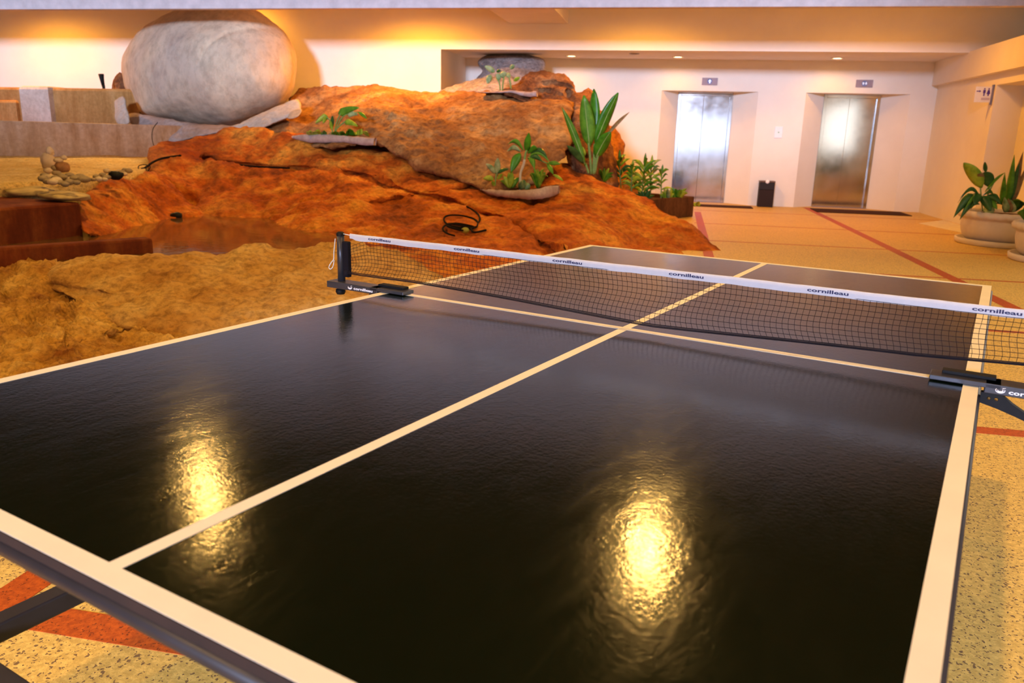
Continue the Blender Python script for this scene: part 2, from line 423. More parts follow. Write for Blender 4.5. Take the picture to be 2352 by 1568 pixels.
for i, (x, y, lab) in enumerate(((-2.03, 14.38, 'lit ceiling downlight in the lift lobby nearest the rock garden'), (-.01, 14.39, 'lit ceiling downlight in the lift lobby above the first lift'),
                  (2.83, 14.39, 'lit ceiling downlight in the lift lobby above the second lift'))):
    downlight(x, y - .25, ZL, 30, lab, 'lift lobby downlights', .085, 165)
t = thing('unlit_downlight', 'dark unlit round fitting in the lift lobby ceiling', 'ceiling lamp', (-.8, 13.6, ZL))
mesh('trim_ring', *lathe([(.06, -.002), (.065, -.012), (.09, -.010), (.094, 0)], 24), plain('grey_trim', (.3, .26, .25), .5), t, True)
mesh('lamp_glass', *lathe([(.001, -.003), (.06, -.002)], 24), plain('unlit_glass', (.22, .18, .17), .3), t, True)

# ------------------------------------------------------------------ table tennis table
def tab(v):   # table frame -> nothing to do, children sit under the rotated root
    return v
TT = thing('table_tennis_table', 'dark green table tennis table with cream painted lines', 'table', (0, 0, 0), TROT)
hx, hy, tz = .7625, 1.37, .76
mesh('tabletop', *bbox(-hx, hx, -hy, hy, tz - .018, tz, .0015, 1), TABLE, TT)
lw, z0, z1 = .027, tz + .0001, tz + .0006
for s in (-1, 1):
    mesh('side_line', *boxvf(s * hx - (lw if s > 0 else 0), s * hx + (lw if s < 0 else 0), -hy, hy, z0, z1), LINE, TT)
    mesh('end_line', *boxvf(-hx + lw, hx - lw, s * hy - (lw if s > 0 else 0), s * hy + (lw if s < 0 else 0), z0, z1), LINE, TT)
mesh('center_line', *boxvf(-.011, .011, -hy + lw, hy - lw, z0, z1), LINE, TT)
for s in (-1, 1):
    mesh('net_line', *boxvf(min(s * .011, s * (hx - lw)), max(s * .011, s * (hx - lw)), -.012, .012, z0, z1), LINE, TT)
    mesh('edge_band', *boxvf(s * hx - (.012 if s > 0 else -.0005), s * hx + (.012 if s < 0 else -.0005) + (0.001 if s > 0 else -.001), -hy - .001, hy + .001, tz - .0135, tz - .0008), EDGE, TT)
    mesh('edge_band', *boxvf(-hx, hx, s * hy - (.012 if s > 0 else .001), s * hy + (.012 if s < 0 else .001), tz - .0135, tz - .0008), EDGE, TT)
    mesh('apron_rail', *tube([(s * (hx - .004), -hy, tz - .0235), (s * (hx - .004), hy, tz - .0235)], .0105, 12), STEEL, TT, True)
    mesh('apron_rail', *tube([(-hx + .012, s * (hy - .004), tz - .0235), (hx - .012, s * (hy - .004), tz - .0235)], .0105, 12), STEEL, TT, True)
    mesh('base_rail', *bbox(s * .745 - .022, s * .745 + .022, -1.25, 1.25, .27, .31, .004), STEEL, TT)
    mesh('cross_rail', *bbox(-.72, .72, s * 1.23 - .02, s * 1.23 + .02, .27, .31, .004), STEEL, TT)
    for s2 in (-1, 1):
        lg = mesh('leg', *bbox(s * .70 - .022, s * .70 + .022, s2 * .45 - .022, s2 * .45 + .022, .02, tz - .03, .004), STEEL, TT)
        mesh('rubber_foot', *bbox(s * .70 - .03, s * .70 + .03, s2 * .45 - .03, s2 * .45 + .03, 0, .022, .004), BLACK, lg)

# net set
NT = thing('table_tennis_net', 'black mesh net with white lettered tape clamped across the table', 'net', (0, 0, 0), TROT)
def netbot(x): return np.interp(x, [-.92, -.66, -.33, .07, .64, .83, .93], [.803, .806, .797, .785, .802, .815, .82])
def nettop(x): return np.interp(x, [-.93, -.90, -.84, .9, .93], [.872, .879, .902, .902, .895])
def netp(x, k):   # k 0 top .. 1 bottom
    zt, zb = nettop(x), netbot(x)
    z = zt + (zb - zt) * k
    y = .010 * math.sin(k * 5.2 + x * 2.1) * k + .007 * math.sin(x * 7 + k * 4)
    xx = x + .006 * math.sin(k * 6 + x * 3.3) * k
    return (xx, y, z)
parts = []
xs = np.arange(-.915, .925, .0128)
ROWS = 10
for x in xs:
    parts.append(tube([netp(x, k) for k in np.linspace(0, 1, 9)], .00055, 3))
for k in np.linspace(0, 1, ROWS):
    parts.append(tube([netp(x, k) for x in np.linspace(-.92, .925, 90)], .00065, 3))
nm = mesh('net_mesh', *join(parts), NETM, NT)
parts = [tube([netp(x, 1 + d) for x in np.linspace(-.92, .925, 90)], .0012, 5) for d in (0, .03, .055)]
mesh('bottom_cord', *join(parts), NETM, NT, True)
v, f = [], []
nx = 150
for i, x in enumerate(np.linspace(-.898, .90, nx)):
    wv = .0007 * math.sin(x * 31) + .0005 * math.sin(x * 77 + 1)
    zt = .9185 + wv * .4; zb = .9005 + wv * (1.5 if x < -.75 else .8)
    if x < -.88: zb = .9035 - .001 * (x + .88) * 50
    for yy, zz in ((-.0022, zb), (-.0026, (zt + zb) / 2), (-.0018, zt - .001), (0, zt), (.0018, zt - .001), (.0026, (zt + zb) / 2), (.0022, zb)):
        v.append((x, yy + .0012 * math.sin(x * 9), zz))
for i in range(nx - 1):
    for k in range(6): f.append((i * 7 + k, (i + 1) * 7 + k, (i + 1) * 7 + k + 1, i * 7 + k + 1))
tp = mesh('net_tape', v, f, TAPE, NT, True)
tv, tf = textvf('cornilleau', .0105, 1.0)
wid = tv[:, 0].max() - tv[:, 0].min()
for xa in (-.825, -.518, -.208, .103, .417, .728):
    q = tv.copy(); q[:, 0] = (q[:, 0] - tv[:, 0].min()) * (.084 / wid)
    q = [(xa + a, -.0031 + .0012 * math.sin((xa + a) * 9), .9065 + b) for a, b, c in q]
    mesh('tape_lettering', q, tf, INK, tp)
mesh('tension_cord', *tube([(-.93, 0, .9155), (-.91, 0, .914), (-.89, 0, .912)], .0014, 6), CORD, NT, True)
lp = smoothline([(-.948, -.012, .9), (-.953, -.014, .86), (-.955, -.014, .838), (-.964, -.016, .826), (-.972, -.018, .812), (-.966, -.018, .806), (-.957, -.016, .815), (-.953, -.014, .835)], 40)
mesh('cord_loop', *tube(lp, .0015, 6), CORD, NT, True)
def clampset(s):
    X = lambda a: s * a
    def bx(x0, x1, *r): return (min(X(x0), X(x1)), max(X(x0), X(x1))) + r
    pst = mesh('net_post', *tube([(X(.938), 0, .772), (X(.938), 0, .914)], .0115, 16), BLACKM, NT, True)
    mesh('post_cap', *lathe([(.001, .008), (.008, .0075), (.0125, .003), (.0125, -.004)], 18, (X(.938), 0, .913)), BLACK, pst, True)
    mesh('net_sleeve', *bbox(*bx(.905, .928, -.006, .010, .785, .893), .003), NETM, NT)
    mesh('hem_knot', *lathe([(.001, .012), (.008, .008), (.010, 0), (.008, -.008), (.001, -.012)], 12, (X(.913), -.004, .798)), NETM, NT, True)
    br = mesh('clamp_bar', *bbox(*bx(.772, .972, -.030, .022, .752, .772), .002), BLACKM, NT)
    mesh('upper_jaw', *bbox(*bx(.675, .80, -.030, .020, .7625, .772), .0015), BLACKM, NT)
    mesh('jaw_rib', *bbox(*bx(.695, .79, -.004, .022, .772, .779), .0015), BLACK, NT)
    mesh('lower_jaw', *bbox(*bx(.70, .752, -.020, .015, .708, .718), .002), BLACKM, NT)
    mesh('screw_knob', *lathe([(.001, -.022), (.012, -.021), (.015, -.014), (.014, -.006), (.007, -.004), (.007, .004)], 18, (X(.938), -.006, .752)), BLACK, NT, True)
    lv, lf = textvf('cornilleau', .0115, 1.0); wl = lv[:, 0].max() - lv[:, 0].min()
    xa = -.862 if s < 0 else .813
    lv2 = [(xa + (a - lv[:, 0].min()) * (.074 / wl), -.0312, .7575 + b) for a, b, c in lv]
    mesh('bar_lettering', lv2, lf, PRINT, br)
    # swirl mark left of the lettering: three ball-and-comet strokes
    cx, cz = xa - .014, .7625
    st = []
    for k, (a0, a1, r0) in enumerate(((2.6, -1.2, .0062), (2.9, .2, .0036))):
        pts = [(cx + r0 * 1.25 * math.cos(a), -.0312, cz + r0 * .8 * math.sin(a)) for a in np.linspace(a0, a0 + 4.2, 14)]
        st.append(tube(pts, [.0004 + .0011 * math.sin(math.pi * i / 13) for i in range(14)], 5))
    st.append(tube([(cx + .003, -.0312, cz + .004), (cx + .0085, -.0312, cz + .0055)], [.001, .0004], 5))
    mesh('bar_emblem', *join(st), PRINT, br, True)
    # curved arm below the bar carrying the clamp screw
    prof = [(.768, .752), (.803, .752), (.812, .745), (.826, .735), (.845, .724), (.87, .714), (.895, .708), (.895, .696), (.87, .700), (.835, .712), (.80, .723), (.768, .7305)]
    pv = [(X(a), -.026, z) for a, z in prof] + [(X(a), -.010, z) for a, z in prof]; n = len(prof)
    pf = [tuple(range(n)), tuple(range(n, 2 * n))[::-1]] + [(i, n + i, n + (i + 1) % n, (i + 1) % n) for i in range(n)]
    arm = mesh('clamp_arm', pv, pf, BLACK, NT)
    for xr_ in (.7825, .7955):
        mesh('rivet', *lathe([(.001, .002), (.0025, .0014), (.0032, 0)], 10), BRASS, arm, True)
        o = arm.children[-1]; o.location = (X(xr_), -.0262, .742); o.rotation_euler = (math.pi / 2, 0, 0)
clampset(-1); clampset(1)

# ------------------------------------------------------------------ lift doors and lobby fittings
def lift(x0, x1, label, lab2, xs0, xs1, arrow):
    t = thing('lift_door', label, 'lift door', ((x0 + x1) / 2, 15.2, 0))
    y = 15.2
    mid = x0 + (x1 - x0) * .47
    mesh('door_panel', *bbox(x0 + .03, mid - .002, 15.16, 15.19, .005, 2.10, .002), INOX, t, world=True)
    mesh('door_panel', *bbox(mid + .002, x1 - .03, 15.175, 15.205, .005, 2.10, .002), INOX, t, world=True)
    for a, b in ((x0 - .03, x0 + .03), (x1 - .03, x1 + .03)):
        mesh('jamb', *bbox(a, b, 15.10, 15.24, 0, 2.165, .003), INOX, t, world=True)
    mesh('head_frame', *bbox(x0 + .03, x1 - .03, 15.10, 15.24, 2.10, 2.165, .003), INOX, t, world=True)
    mesh('sill', *bbox(x0 - .03, x1 + .03, 15.02, 15.30, 0, .006, .002), PLATE, t, world=True)
    s = thing('lift_indicator', lab2, 'indicator', ((xs0 + xs1) / 2, YB, 2.34))
    zc = 2.345
    mesh('plate', *bbox(xs0, xs1, YB - .02, YB, zc - .07, zc + .065, .004), PLATE, s, world=True)
    xc = (xs0 + xs1) / 2
    v, f = lathe([(.001, 0), (.048, 0), (.05, .003)], 24)
    o = mesh('lens', v, f, plain('blue_lens', (.16, .22, .42), .3), s, True); o.location = (0, -.022, .003); o.rotation_euler = (math.pi / 2, 0, 0)
    for dx, sg in (arrow):
        pts = [(-.034, 0), (0, .038), (.034, 0), (.013, 0), (.013, -.036), (-.013, -.036), (-.013, 0)]
        k = 1.0 if len(arrow) == 1 else .62
        pv = [(xc + dx + a * k, YB - .028, zc + sg * b * k) for a, b in pts] + [(xc + dx + a * k, YB - .024, zc + sg * b * k) for a, b in pts]
        pf = [tuple(range(7)), tuple(range(7, 14))[::-1]] + [(i, 7 + i, 7 + (i + 1) % 7, (i + 1) % 7) for i in range(7)]
        mesh('arrow', pv, pf, ARROW, s, world=True)
lift(.08, 1.09, 'brushed steel lift door behind the planter box, reflecting bright daylight', 'lift indicator plate with an upward arrow above the lift behind the planter', .48, .775, [(0, 1)])
lift(2.87, 3.85, 'brushed steel lift door beside the white planters and corner wall', 'lift indicator plate with two arrows above the lift near the corner', 3.31, 3.61, [(-.022, 1), (.028, -1)])
t = thing('call_button', 'white rounded lift call plate on the wall between the lifts', 'button', (2.01, YB, 1.42))
mesh('plate', *bbox(1.935, 2.085, YB - .018, YB, 1.31, 1.53, .008, 3), WHITEP, t, world=True)
v, f = lathe([(.001, .004), (.012, .003), (.014, 0)], 14)
o = mesh('button', v, f, plain('green_button', (.2, .5, .3), .4), t, True); o.location = (0, -.018, 0); o.rotation_euler = (math.pi / 2, 0, 0)
t = thing('waste_bin', 'slim black waste bin standing on the floor between the lifts', 'bin', (1.87, 14.52, 0))
mesh('body', *bbox(1.735, 2.015, 14.40, 14.66, 0, .33, .006), plain('dark_brown_bin', (.014, .004, .003), .8), t, world=True)
mesh('hood', *bbox(1.735, 2.015, 14.40, 14.66, .333, .47, .006), BIN, t, world=True)
mesh('lid', *bbox(1.73, 2.02, 14.395, 14.665, .472, .50, .006), plain('brown_lid', (.10, .05, .02), .35), t, world=True)
v, f = lathe([(.001, .02), (.025, .016), (.036, 0)], 18)
o = mesh('ashtray_knob', v, f, plain('knob_highlight_white', (.95, .95, .95), .3, 0, .01), t, True); o.location = (0, -.126, .487); o.rotation_euler = (math.pi / 2, 0, 0)  # white colour paints the specular highlight on the knob
for a, b, y0_, y1_, lab in ((.0, 1.6, 13.82, 14.30, 'dark brown doormat before the lift behind the planter'), (2.72, 4.36, 13.66, 14.46, 'dark brown doormat before the lift near the corner')):
    v, f = bbox(a, b, y0_, y1_, .002, .014, .004)
    tag(mesh('door_mat', v, f, MATM), lab, 'mat', 'lift door mats')

# restroom sign, projecting from the wall beside the doorway
t = thing('restroom_sign', 'white sign with arrow and two blue figures beside the doorway', 'sign', (4.6, 11.86, 2.0))
ys = 11.86
mesh('panel', *bbox(4.49, 4.735, ys - .006, ys + .006, 1.90, 2.13, .003), SIGNW, t, world=True)
mesh('bracket', *bbox(4.715, 4.75, ys - .012, ys + .012, 1.865, 2.16, .003), plain('grey_blue_bracket', (.20, .19, .28), .4, .5), t, world=True)
def flat(pts, y=ys - .0075, th=.001):
    n = len(pts); v = [(a, y, z) for a, z in pts] + [(a, y + th, z) for a, z in pts]
    return v, [tuple(range(n)), tuple(range(n, 2 * n))[::-1]] + [(i, n + i, n + (i + 1) % n, (i + 1) % n) for i in range(n)]
BLUE = plain('blue_sign_print', (.07, .02, .28), .6, 0, .05, 20)
mesh('arrow', *flat([(4.505, 2.055), (4.545, 2.055), (4.545, 2.045), (4.57, 2.062), (4.545, 2.08), (4.545, 2.069), (4.505, 2.069)]), BLUE, t, world=True)
def disc(x, z, r): return flat([(x + r * math.cos(a), z + r * math.sin(a)) for a in np.linspace(0, 2 * math.pi, 14, endpoint=False)])
mesh('man_figure', *join([disc(4.615, 2.098, .011), flat([(4.598, 2.083), (4.632, 2.083), (4.632, 2.035), (4.624, 2.035), (4.624, 1.995), (4.606, 1.995), (4.606, 2.035), (4.598, 2.035)])]), BLUE, t, world=True)
mesh('woman_figure', *join([disc(4.675, 2.098, .011), flat([(4.662, 2.083), (4.688, 2.083), (4.700, 2.022), (4.684, 2.022), (4.684, 1.995), (4.666, 1.995), (4.666, 2.022), (4.650, 2.022)])]), BLUE, t, world=True)
for za, zb in ((1.955, 1.966), (1.937, 1.948)):
    mesh('faint_print', *flat([(4.585, za), (4.705, za), (4.705, zb), (4.585, zb)], ys - .0070, .0008), plain('pale_purple_print', (.42, .30, .42), .6, 0, .05, 20), t, world=True)

# ------------------------------------------------------------------ rocks
class Depth:
    """smooth depth (room Y) over a traced rock face, from spot depths"""
    def __init__(s, ctrl):
        c = np.array(ctrl, float); s.p = c[:, :2] / 300.0; n = len(c)
        d = np.linalg.norm(s.p[:, None] - s.p[None], axis=2)
        A = np.zeros((n + 3, n + 3)); A[:n, :n] = d + np.eye(n) * -1e-3
        A[:n, n] = 1; A[:n, n + 1:] = s.p; A[n, :n] = 1; A[n + 1:, :n] = s.p.T
        s.w = np.linalg.solve(A, np.concatenate([c[:, 2], np.zeros(3)]))
    def __call__(s, q):
        q = np.atleast_2d(np.asarray(q, float)) / 300.0; n = len(s.p)
        d = np.linalg.norm(q[:, None] - s.p[None], axis=2)
        return d @ s.w[:n] + s.w[n] + q @ s.w[n + 1:]
def segdist(q, line):
    q = np.asarray(q); best = np.full(len(q), 1e9); line = np.array(line, float)
    for a, b in zip(line[:-1], line[1:]):
        ab = b - a; t = np.clip(((q - a) @ ab) / (ab @ ab), 0, 1)
        best = np.minimum(best, np.linalg.norm(q - (a + t[:, None] * ab), axis=1))
    return best
def rock(name, label, outline, ctrl, c, bulge, thick, amp, freq, ma, rings=40, n=160, steps=(), cracks=(), cat='rock', pw=2.0, fine=.35):
    D = Depth(ctrl); o = smoothline(outline, n, True); c = np.array(c, float)
    def depth(q, s):
        Y = D(q) + bulge * (1 - np.sqrt(np.clip(1 - s ** pw, 0, 1)))
        for line, amt, w in steps:
            L = np.array(line, float); yl = np.interp(q[:, 0], L[:, 0], L[:, 1])
            e = np.clip((q[:, 0] - L[0, 0]) / 40, 0, 1) * np.clip((L[-1, 0] - q[:, 0]) / 40, 0, 1)
            tt = np.clip((q[:, 1] - yl) / w + .5, 0, 1); Y = Y - amt * e * tt * tt * (3 - 2 * tt) * np.exp(-np.clip(q[:, 1] - yl, 0, 1e9) / 160)
        for line, amt, w in cracks:
            Y = Y + amt * np.exp(-(segdist(q, line) / w) ** 2)
        return Y
    V = []; rows = []
    ss = [k / rings for k in range(1, rings + 1)]
    q0 = c[None]; V.append(P(c[0], c[1], depth(q0, np.array([0.]))[0])); rows.append([0])
    for s in ss:
        q = c + (o - c) * s; Y = depth(q, np.full(n, s)); st = len(V)
        V += [P(a[0], a[1], y) for a, y in zip(q, Y)]; rows.append(list(range(st, st + n)))
    br = max(6, rings // 4)
    for k in range(br - 1, 0, -1):
        s = k / br; q = c + (o - c) * s
        Y = D(q) + bulge + thick * math.sqrt(1 - s ** 2); st = len(V)
        V += [P(a[0], a[1], y) for a, y in zip(q, Y)]; rows.append(list(range(st, st + n)))
    V.append(P(c[0], c[1], D(q0)[0] + bulge + thick)); rows.append([len(V) - 1])
    F = []
    for a, b in zip(rows[:-1], rows[1:]):
        if len(a) == 1: F += [(a[0], b[(i + 1) % n], b[i]) for i in range(n)]
        elif len(b) == 1: F += [(a[i], a[(i + 1) % n], b[0]) for i in range(n)]
        else: F += [(a[i], a[(i + 1) % n], b[(i + 1) % n], b[i]) for i in range(n)]
    ob = mesh(name, V, F, ma, None, True)
    me = ob.data
    bm = bmesh.new(); bm.from_mesh(me); bmesh.ops.recalc_face_normals(bm, faces=bm.faces)
    for vt in bm.verts:
        p = vt.co
        d = amp * noise.fractal(p * freq, 1.0, 2.0, 4) + amp * fine * noise.fractal(p * (freq * 5.0) + Vector((3, 7, 1)), .8, 2.1, 4)
        vt.co = p + vt.normal * d
    bm.to_mesh(me); bm.free()
    tag(ob, label, cat)
    return ob, D

CRACK1 = [(470, 362), (500, 372), (560, 380), (640, 386), (730, 388), (770, 386), (790, 396), (840, 405), (880, 422), (920, 436), (960, 448), (1000, 452), (1040, 462), (1075, 478), (1100, 490), (1150, 500), (1200, 530), (1240, 560), (1285, 582)]
M, DM = rock('bedrock_slab', 'huge ochre bedrock slab spreading behind the table tennis net', [
    (345, 355), (350, 337), (372, 329), (430, 318), (480, 306), (530, 298), (580, 297), (640, 303), (690, 308), (760, 318), (860, 322), (960, 345), (1060, 380), (1130, 405),
    (1210, 400), (1290, 372), (1335, 387), (1400, 424), (1490, 456), (1540, 488), (1590, 520), (1640, 562), (1695, 606), (1650, 650), (1400, 680), (1150, 690), (900, 640),
    (780, 605), (700, 590), (600, 588), (540, 562), (480, 535), (400, 520), (330, 512), (300, 480), (330, 430), (343, 398)],
    [(350, 330, 9.2), (350, 380, 8.4), (350, 430, 7.6), (330, 470, 7.2), (450, 480, 7.8), (405, 500, 7.0), (560, 300, 10.2), (560, 400, 9.2), (600, 500, 7.3), (700, 318, 9.9), (700, 420, 8.8),
     (700, 520, 6.7), (760, 575, 5.6), (900, 380, 9.4), (900, 470, 7.9), (900, 560, 5.6), (1120, 435, 8.7), (1120, 520, 6.9), (1100, 600, 5.2), (1300, 450, 8.3), (1300, 560, 6.0), (1330, 390, 9.7),
     (1400, 430, 9.3), (1500, 465, 9.2), (1600, 530, 8.0), (1680, 595, 6.9), (1400, 620, 5.5), (1650, 640, 6.0), (1150, 680, 4.7), (540, 560, 5.9), (1000, 345, 10)],
    (820, 470), .22, .7, .10, .9, ROCK, 110, 420, steps=[(CRACK1[:13], .20, 12)], cracks=[(CRACK1, .28, 4.5), ([(380, 430), (430, 455), (445, 470)], .25, 14), ([(1360, 500), (1400, 520), (1500, 560)], .06, 6), ([(860, 330), (950, 372), (1060, 415), (1120, 430)], .15, 8)], pw=6.0, fine=.45)
RIDGE = [(690, 300), (730, 268), (800, 246), (870, 246), (930, 254), (1000, 272), (1060, 296), (1120, 322), (1170, 345)]
rock('ramp_rock', 'low rusty rock ramp between the sand basin and the pool', [
    (178, 462), (200, 440), (250, 420), (300, 408), (345, 397), (372, 410), (420, 455), (470, 500), (450, 535), (380, 540), (300, 548), (230, 545), (192, 530)],
    [(200, 440, 5.7), (250, 422, 6.4), (345, 400, 7.5), (440, 500, 7.1), (300, 512, 5.9), (200, 508, 5.2), (400, 470, 7.3), (280, 460, 6.2)],
    (300, 465), .12, .6, .06, 1.6, ROCK, 36, 160, pw=6, fine=.5)
U, DU = rock('upper_bedrock', 'broad brown bedrock shoulder below the boulder and lift lobby', [
    (612, 300), (650, 262), (678, 212), (700, 203), (760, 199), (800, 196), (860, 203), (890, 198), (905, 195), (925, 198), (1010, 209), (1100, 207), (1180, 211), (1240, 220), (1290, 228), (1312, 252), (1306, 300),
    (1300, 345), (1270, 392), (1200, 430), (1140, 440), (1100, 432), (1050, 414), (960, 380), (900, 350), (850, 332), (760, 340), (690, 335)],
    [(860, 325, 9.75), (1000, 390, 9.1), (1120, 432, 8.55), (900, 260, 10.5), (1100, 330, 9.6), (1250, 330, 9.5), (1270, 390, 8.9), (800, 203, 12.0), (1000, 212, 11.8), (1200, 222, 11.2), (1290, 240, 10.6), (650, 285, 10.5),
     (690, 215, 12.0), (700, 330, 9.9), (1180, 250, 10.5), (950, 300, 10.0), (800, 270, 10.6)],
    (980, 300), .25, .7, .09, 1.0, ROCKU, 90, 320, steps=[(RIDGE, .30, 16)], cracks=[(RIDGE, .03, 5), ([(1190, 350), (1225, 320), (1240, 300)], .05, 4), ([(860, 232), (930, 240), (1010, 232), (1040, 225)], .06, 6)], pw=5.0, fine=.5)
rock('jagged_rock', 'jagged cracked brown rock peak above the green leafed plant', [
    (1160, 214), (1190, 190), (1215, 174), (1250, 166), (1295, 169), (1320, 184), (1328, 207), (1350, 204), (1362, 214), (1368, 250), (1392, 280), (1402, 330), (1415, 380), (1420, 430), (1380, 430), (1330, 405), (1300, 352),
    (1296, 260), (1240, 235), (1190, 222)],
    [(1200, 190, 11.2), (1300, 175, 11.2), (1310, 230, 10.95), (1345, 230, 10.9), (1340, 300, 10.3), (1340, 390, 9.7), (1400, 400, 10.4), (1390, 300, 10.9), (1250, 220, 11.2), (1370, 350, 10.0)],
    (1322, 290), .3, .9, .07, 1.7, ROCKP, 50, 180, cracks=[([(1305, 210), (1312, 260), (1306, 330), (1320, 390)], .18, 8), ([(1230, 195), (1270, 188), (1315, 200)], .06, 4), ([(1210, 205), (1260, 208), (1300, 222)], .07, 4), ([(1350, 240), (1355, 300), (1345, 360)], .12, 6)], pw=5, fine=.4)
rock('grey_boulder', 'grey boulder wedged under the lift lobby ceiling, its top in shadow', [
    (1085, 212), (1092, 182), (1108, 164), (1100, 145), (1112, 131), (1140, 126), (1200, 126), (1240, 133), (1254, 146), (1251, 165), (1240, 190), (1230, 215), (1150, 220)],
    [(1090, 200, 13.4), (1170, 170, 13.2), (1250, 150, 13.5), (1170, 130, 13.5), (1170, 215, 13.0)], (1170, 172), .35, .55, .04, 1.6, ROCKG, 26, 110)
rock('low_grey_rock', 'low dusty grey rock behind the topmost cement planter rim', [
    (1008, 212), (1030, 200), (1060, 190), (1095, 181), (1135, 178), (1190, 184), (1225, 196), (1240, 220), (1150, 228), (1050, 222)],
    [(1010, 210, 12.7), (1100, 190, 12.5), (1200, 190, 12.3), (1150, 225, 12.0), (1050, 220, 12.2)], (1120, 205), .2, .5, .06, 2.0, ROCKG, 24, 110)
rock('leaning_slab', 'orange brown rock slab leaning behind the planter box foliage', [
    (1370, 350), (1382, 310), (1396, 292), (1410, 294), (1426, 318), (1434, 345), (1438, 372), (1446, 405), (1470, 450), (1440, 470), (1390, 440), (1365, 400)],
    [(1400, 300, 11.8), (1430, 350, 11.7), (1400, 420, 11.0), (1450, 440, 11.2), (1375, 370, 11.3)], (1408, 385), .25, .4, .05, 2.2, ROCKR, 26, 110)
rock('cement_mound', 'grey cement mound bedding the underside of the round boulder', [
    (296, 262), (330, 262), (390, 274), (450, 284), (520, 290), (560, 292), (540, 302), (490, 310), (440, 320), (395, 330), (370, 322), (345, 300), (305, 290)],
    [(300, 275, 11.0), (400, 280, 10.75), (540, 296, 10.7), (400, 325, 10.35), (480, 308, 10.45), (345, 300, 10.7)], (420, 298), .15, .4, .03, 1.6,
    rockmat('grey_bedding_cement', (.36, .27, .23), (.48, .39, .35), (.58, .49, .45), 1.6, (.34, .24, .18), .58, .4, (1, 1, 1), .85, .4), 24, 120, pw=4)
BO, DB = rock('round_boulder', 'giant pale rounded boulder resting against the cream wall', [
    (277, 150), (286, 118), (311, 82), (343, 54), (386, 30), (429, 16), (500, 8), (564, 15), (604, 33), (643, 63), (668, 93), (680, 129), (681, 171), (671, 211), (643, 243), (592, 268), (550, 287), (514, 292), (457, 287),
    (393, 275), (357, 271), (321, 260), (303, 232), (286, 200)],
    [(480, 150, 10.75), (300, 150, 10.85), (660, 150, 10.85), (480, 30, 10.95), (480, 280, 10.75)], (482, 155), 1.0, .95, .035, .8, BOULD, 60, 180,
    cracks=[([(455, 150), (470, 110), (520, 75), (590, 62), (640, 70)], .04, 5), ([(330, 262), (400, 274), (450, 285)], .05, 5)], fine=.3)
rock('wedge_stone', 'pale cement wedge jammed under the right of the round boulder', [
    (505, 300), (540, 288), (580, 270), (630, 246), (665, 231), (682, 227), (690, 238), (690, 256), (672, 268), (640, 280), (600, 296), (560, 304)],
    [(520, 298, 10.5), (600, 275, 10.5), (685, 235, 10.7), (680, 260, 10.5), (600, 297, 10.3)], (608, 270), .15, .3, .02, 3, WEDGE, 20, 90)
rock('cement_chip', 'white cement chip at the tip of the wedge stone', [(660, 270), (672, 254), (690, 250), (693, 255), (686, 266), (672, 272)],
    [(660, 268, 10.4), (690, 252, 10.45), (676, 262, 10.38)], (676, 262), .05, .08, .006, 6, PALESTONE, 10, 40)
rock('small_red_stone', 'small reddish stone tucked behind the left of the round boulder', [(258, 215), (258, 190), (266, 174), (278, 168), (292, 185), (298, 215), (280, 222)],
    [(258, 200, 11.9), (280, 190, 11.8), (295, 215, 11.8)], (277, 197), .2, .3, .03, 3, ROCKP, 16, 60)
rock('pillar_stone', 'pale rough stone slab standing at the end of the upper ledge', [(262, 240), (268, 226), (284, 222), (291, 240), (297, 282), (270, 284)],
    [(262, 240, 10.9), (284, 224, 10.9), (280, 282, 10.6)], (279, 255), .1, .25, .02, 4, WEDGE, 16, 60)
rock('pale_foreground_rock', 'pale sandy rock beside the near left edge of the table', [
    (98, 612), (150, 602), (220, 593), (300, 591), (340, 590), (400, 587), (440, 579), (500, 585), (545, 573), (600, 562), (640, 573), (700, 568), (740, 561), (800, 556), (900, 575), (1000, 620), (1040, 690), (950, 760), (850, 800), (600, 870), (440, 880), (395, 800), (350, 770), (300, 760), (220, 720), (150, 680), (115, 645)],
    [(100, 612, 3.0), (400, 590, 3.1), (700, 567, 3.7), (850, 570, 4.0), (400, 700, 2.35), (150, 680, 2.5), (700, 680, 2.75), (420, 800, 1.95), (900, 700, 2.7), (1030, 680, 3.2), (600, 850, 1.75)],
    (560, 690), .16, .5, .05, 1.8, ROCKF, 60, 260, cracks=[([(120, 650), (180, 668), (240, 676)], .08, 7)], pw=7, fine=.5)
rock('mottled_foreground_rock', 'mottled ochre rock with dark hollows at the far left of the table', [
    (-220, 590), (-40, 578), (30, 578), (80, 590), (130, 612), (165, 660), (220, 712), (280, 742), (320, 728), (360, 735), (405, 762), (440, 790), (470, 860), (300, 960), (100, 1040), (-240, 1040)],
    [(-100, 590, 3.9), (0, 582, 3.7), (110, 615, 3.0), (0, 760, 1.72), (0, 870, 1.0), (300, 820, 1.6), (420, 800, 1.65), (220, 725, 2.2), (-120, 1000, .3), (350, 900, 1.05)],
    (150, 810), .14, .5, .06, 2.2, ROCKO, 60, 240, cracks=[([(60, 700), (110, 660), (150, 690), (150, 770)], .14, 16), ([(270, 760), (320, 738), (360, 742), (410, 775)], .12, 12)], pw=7, fine=.7)

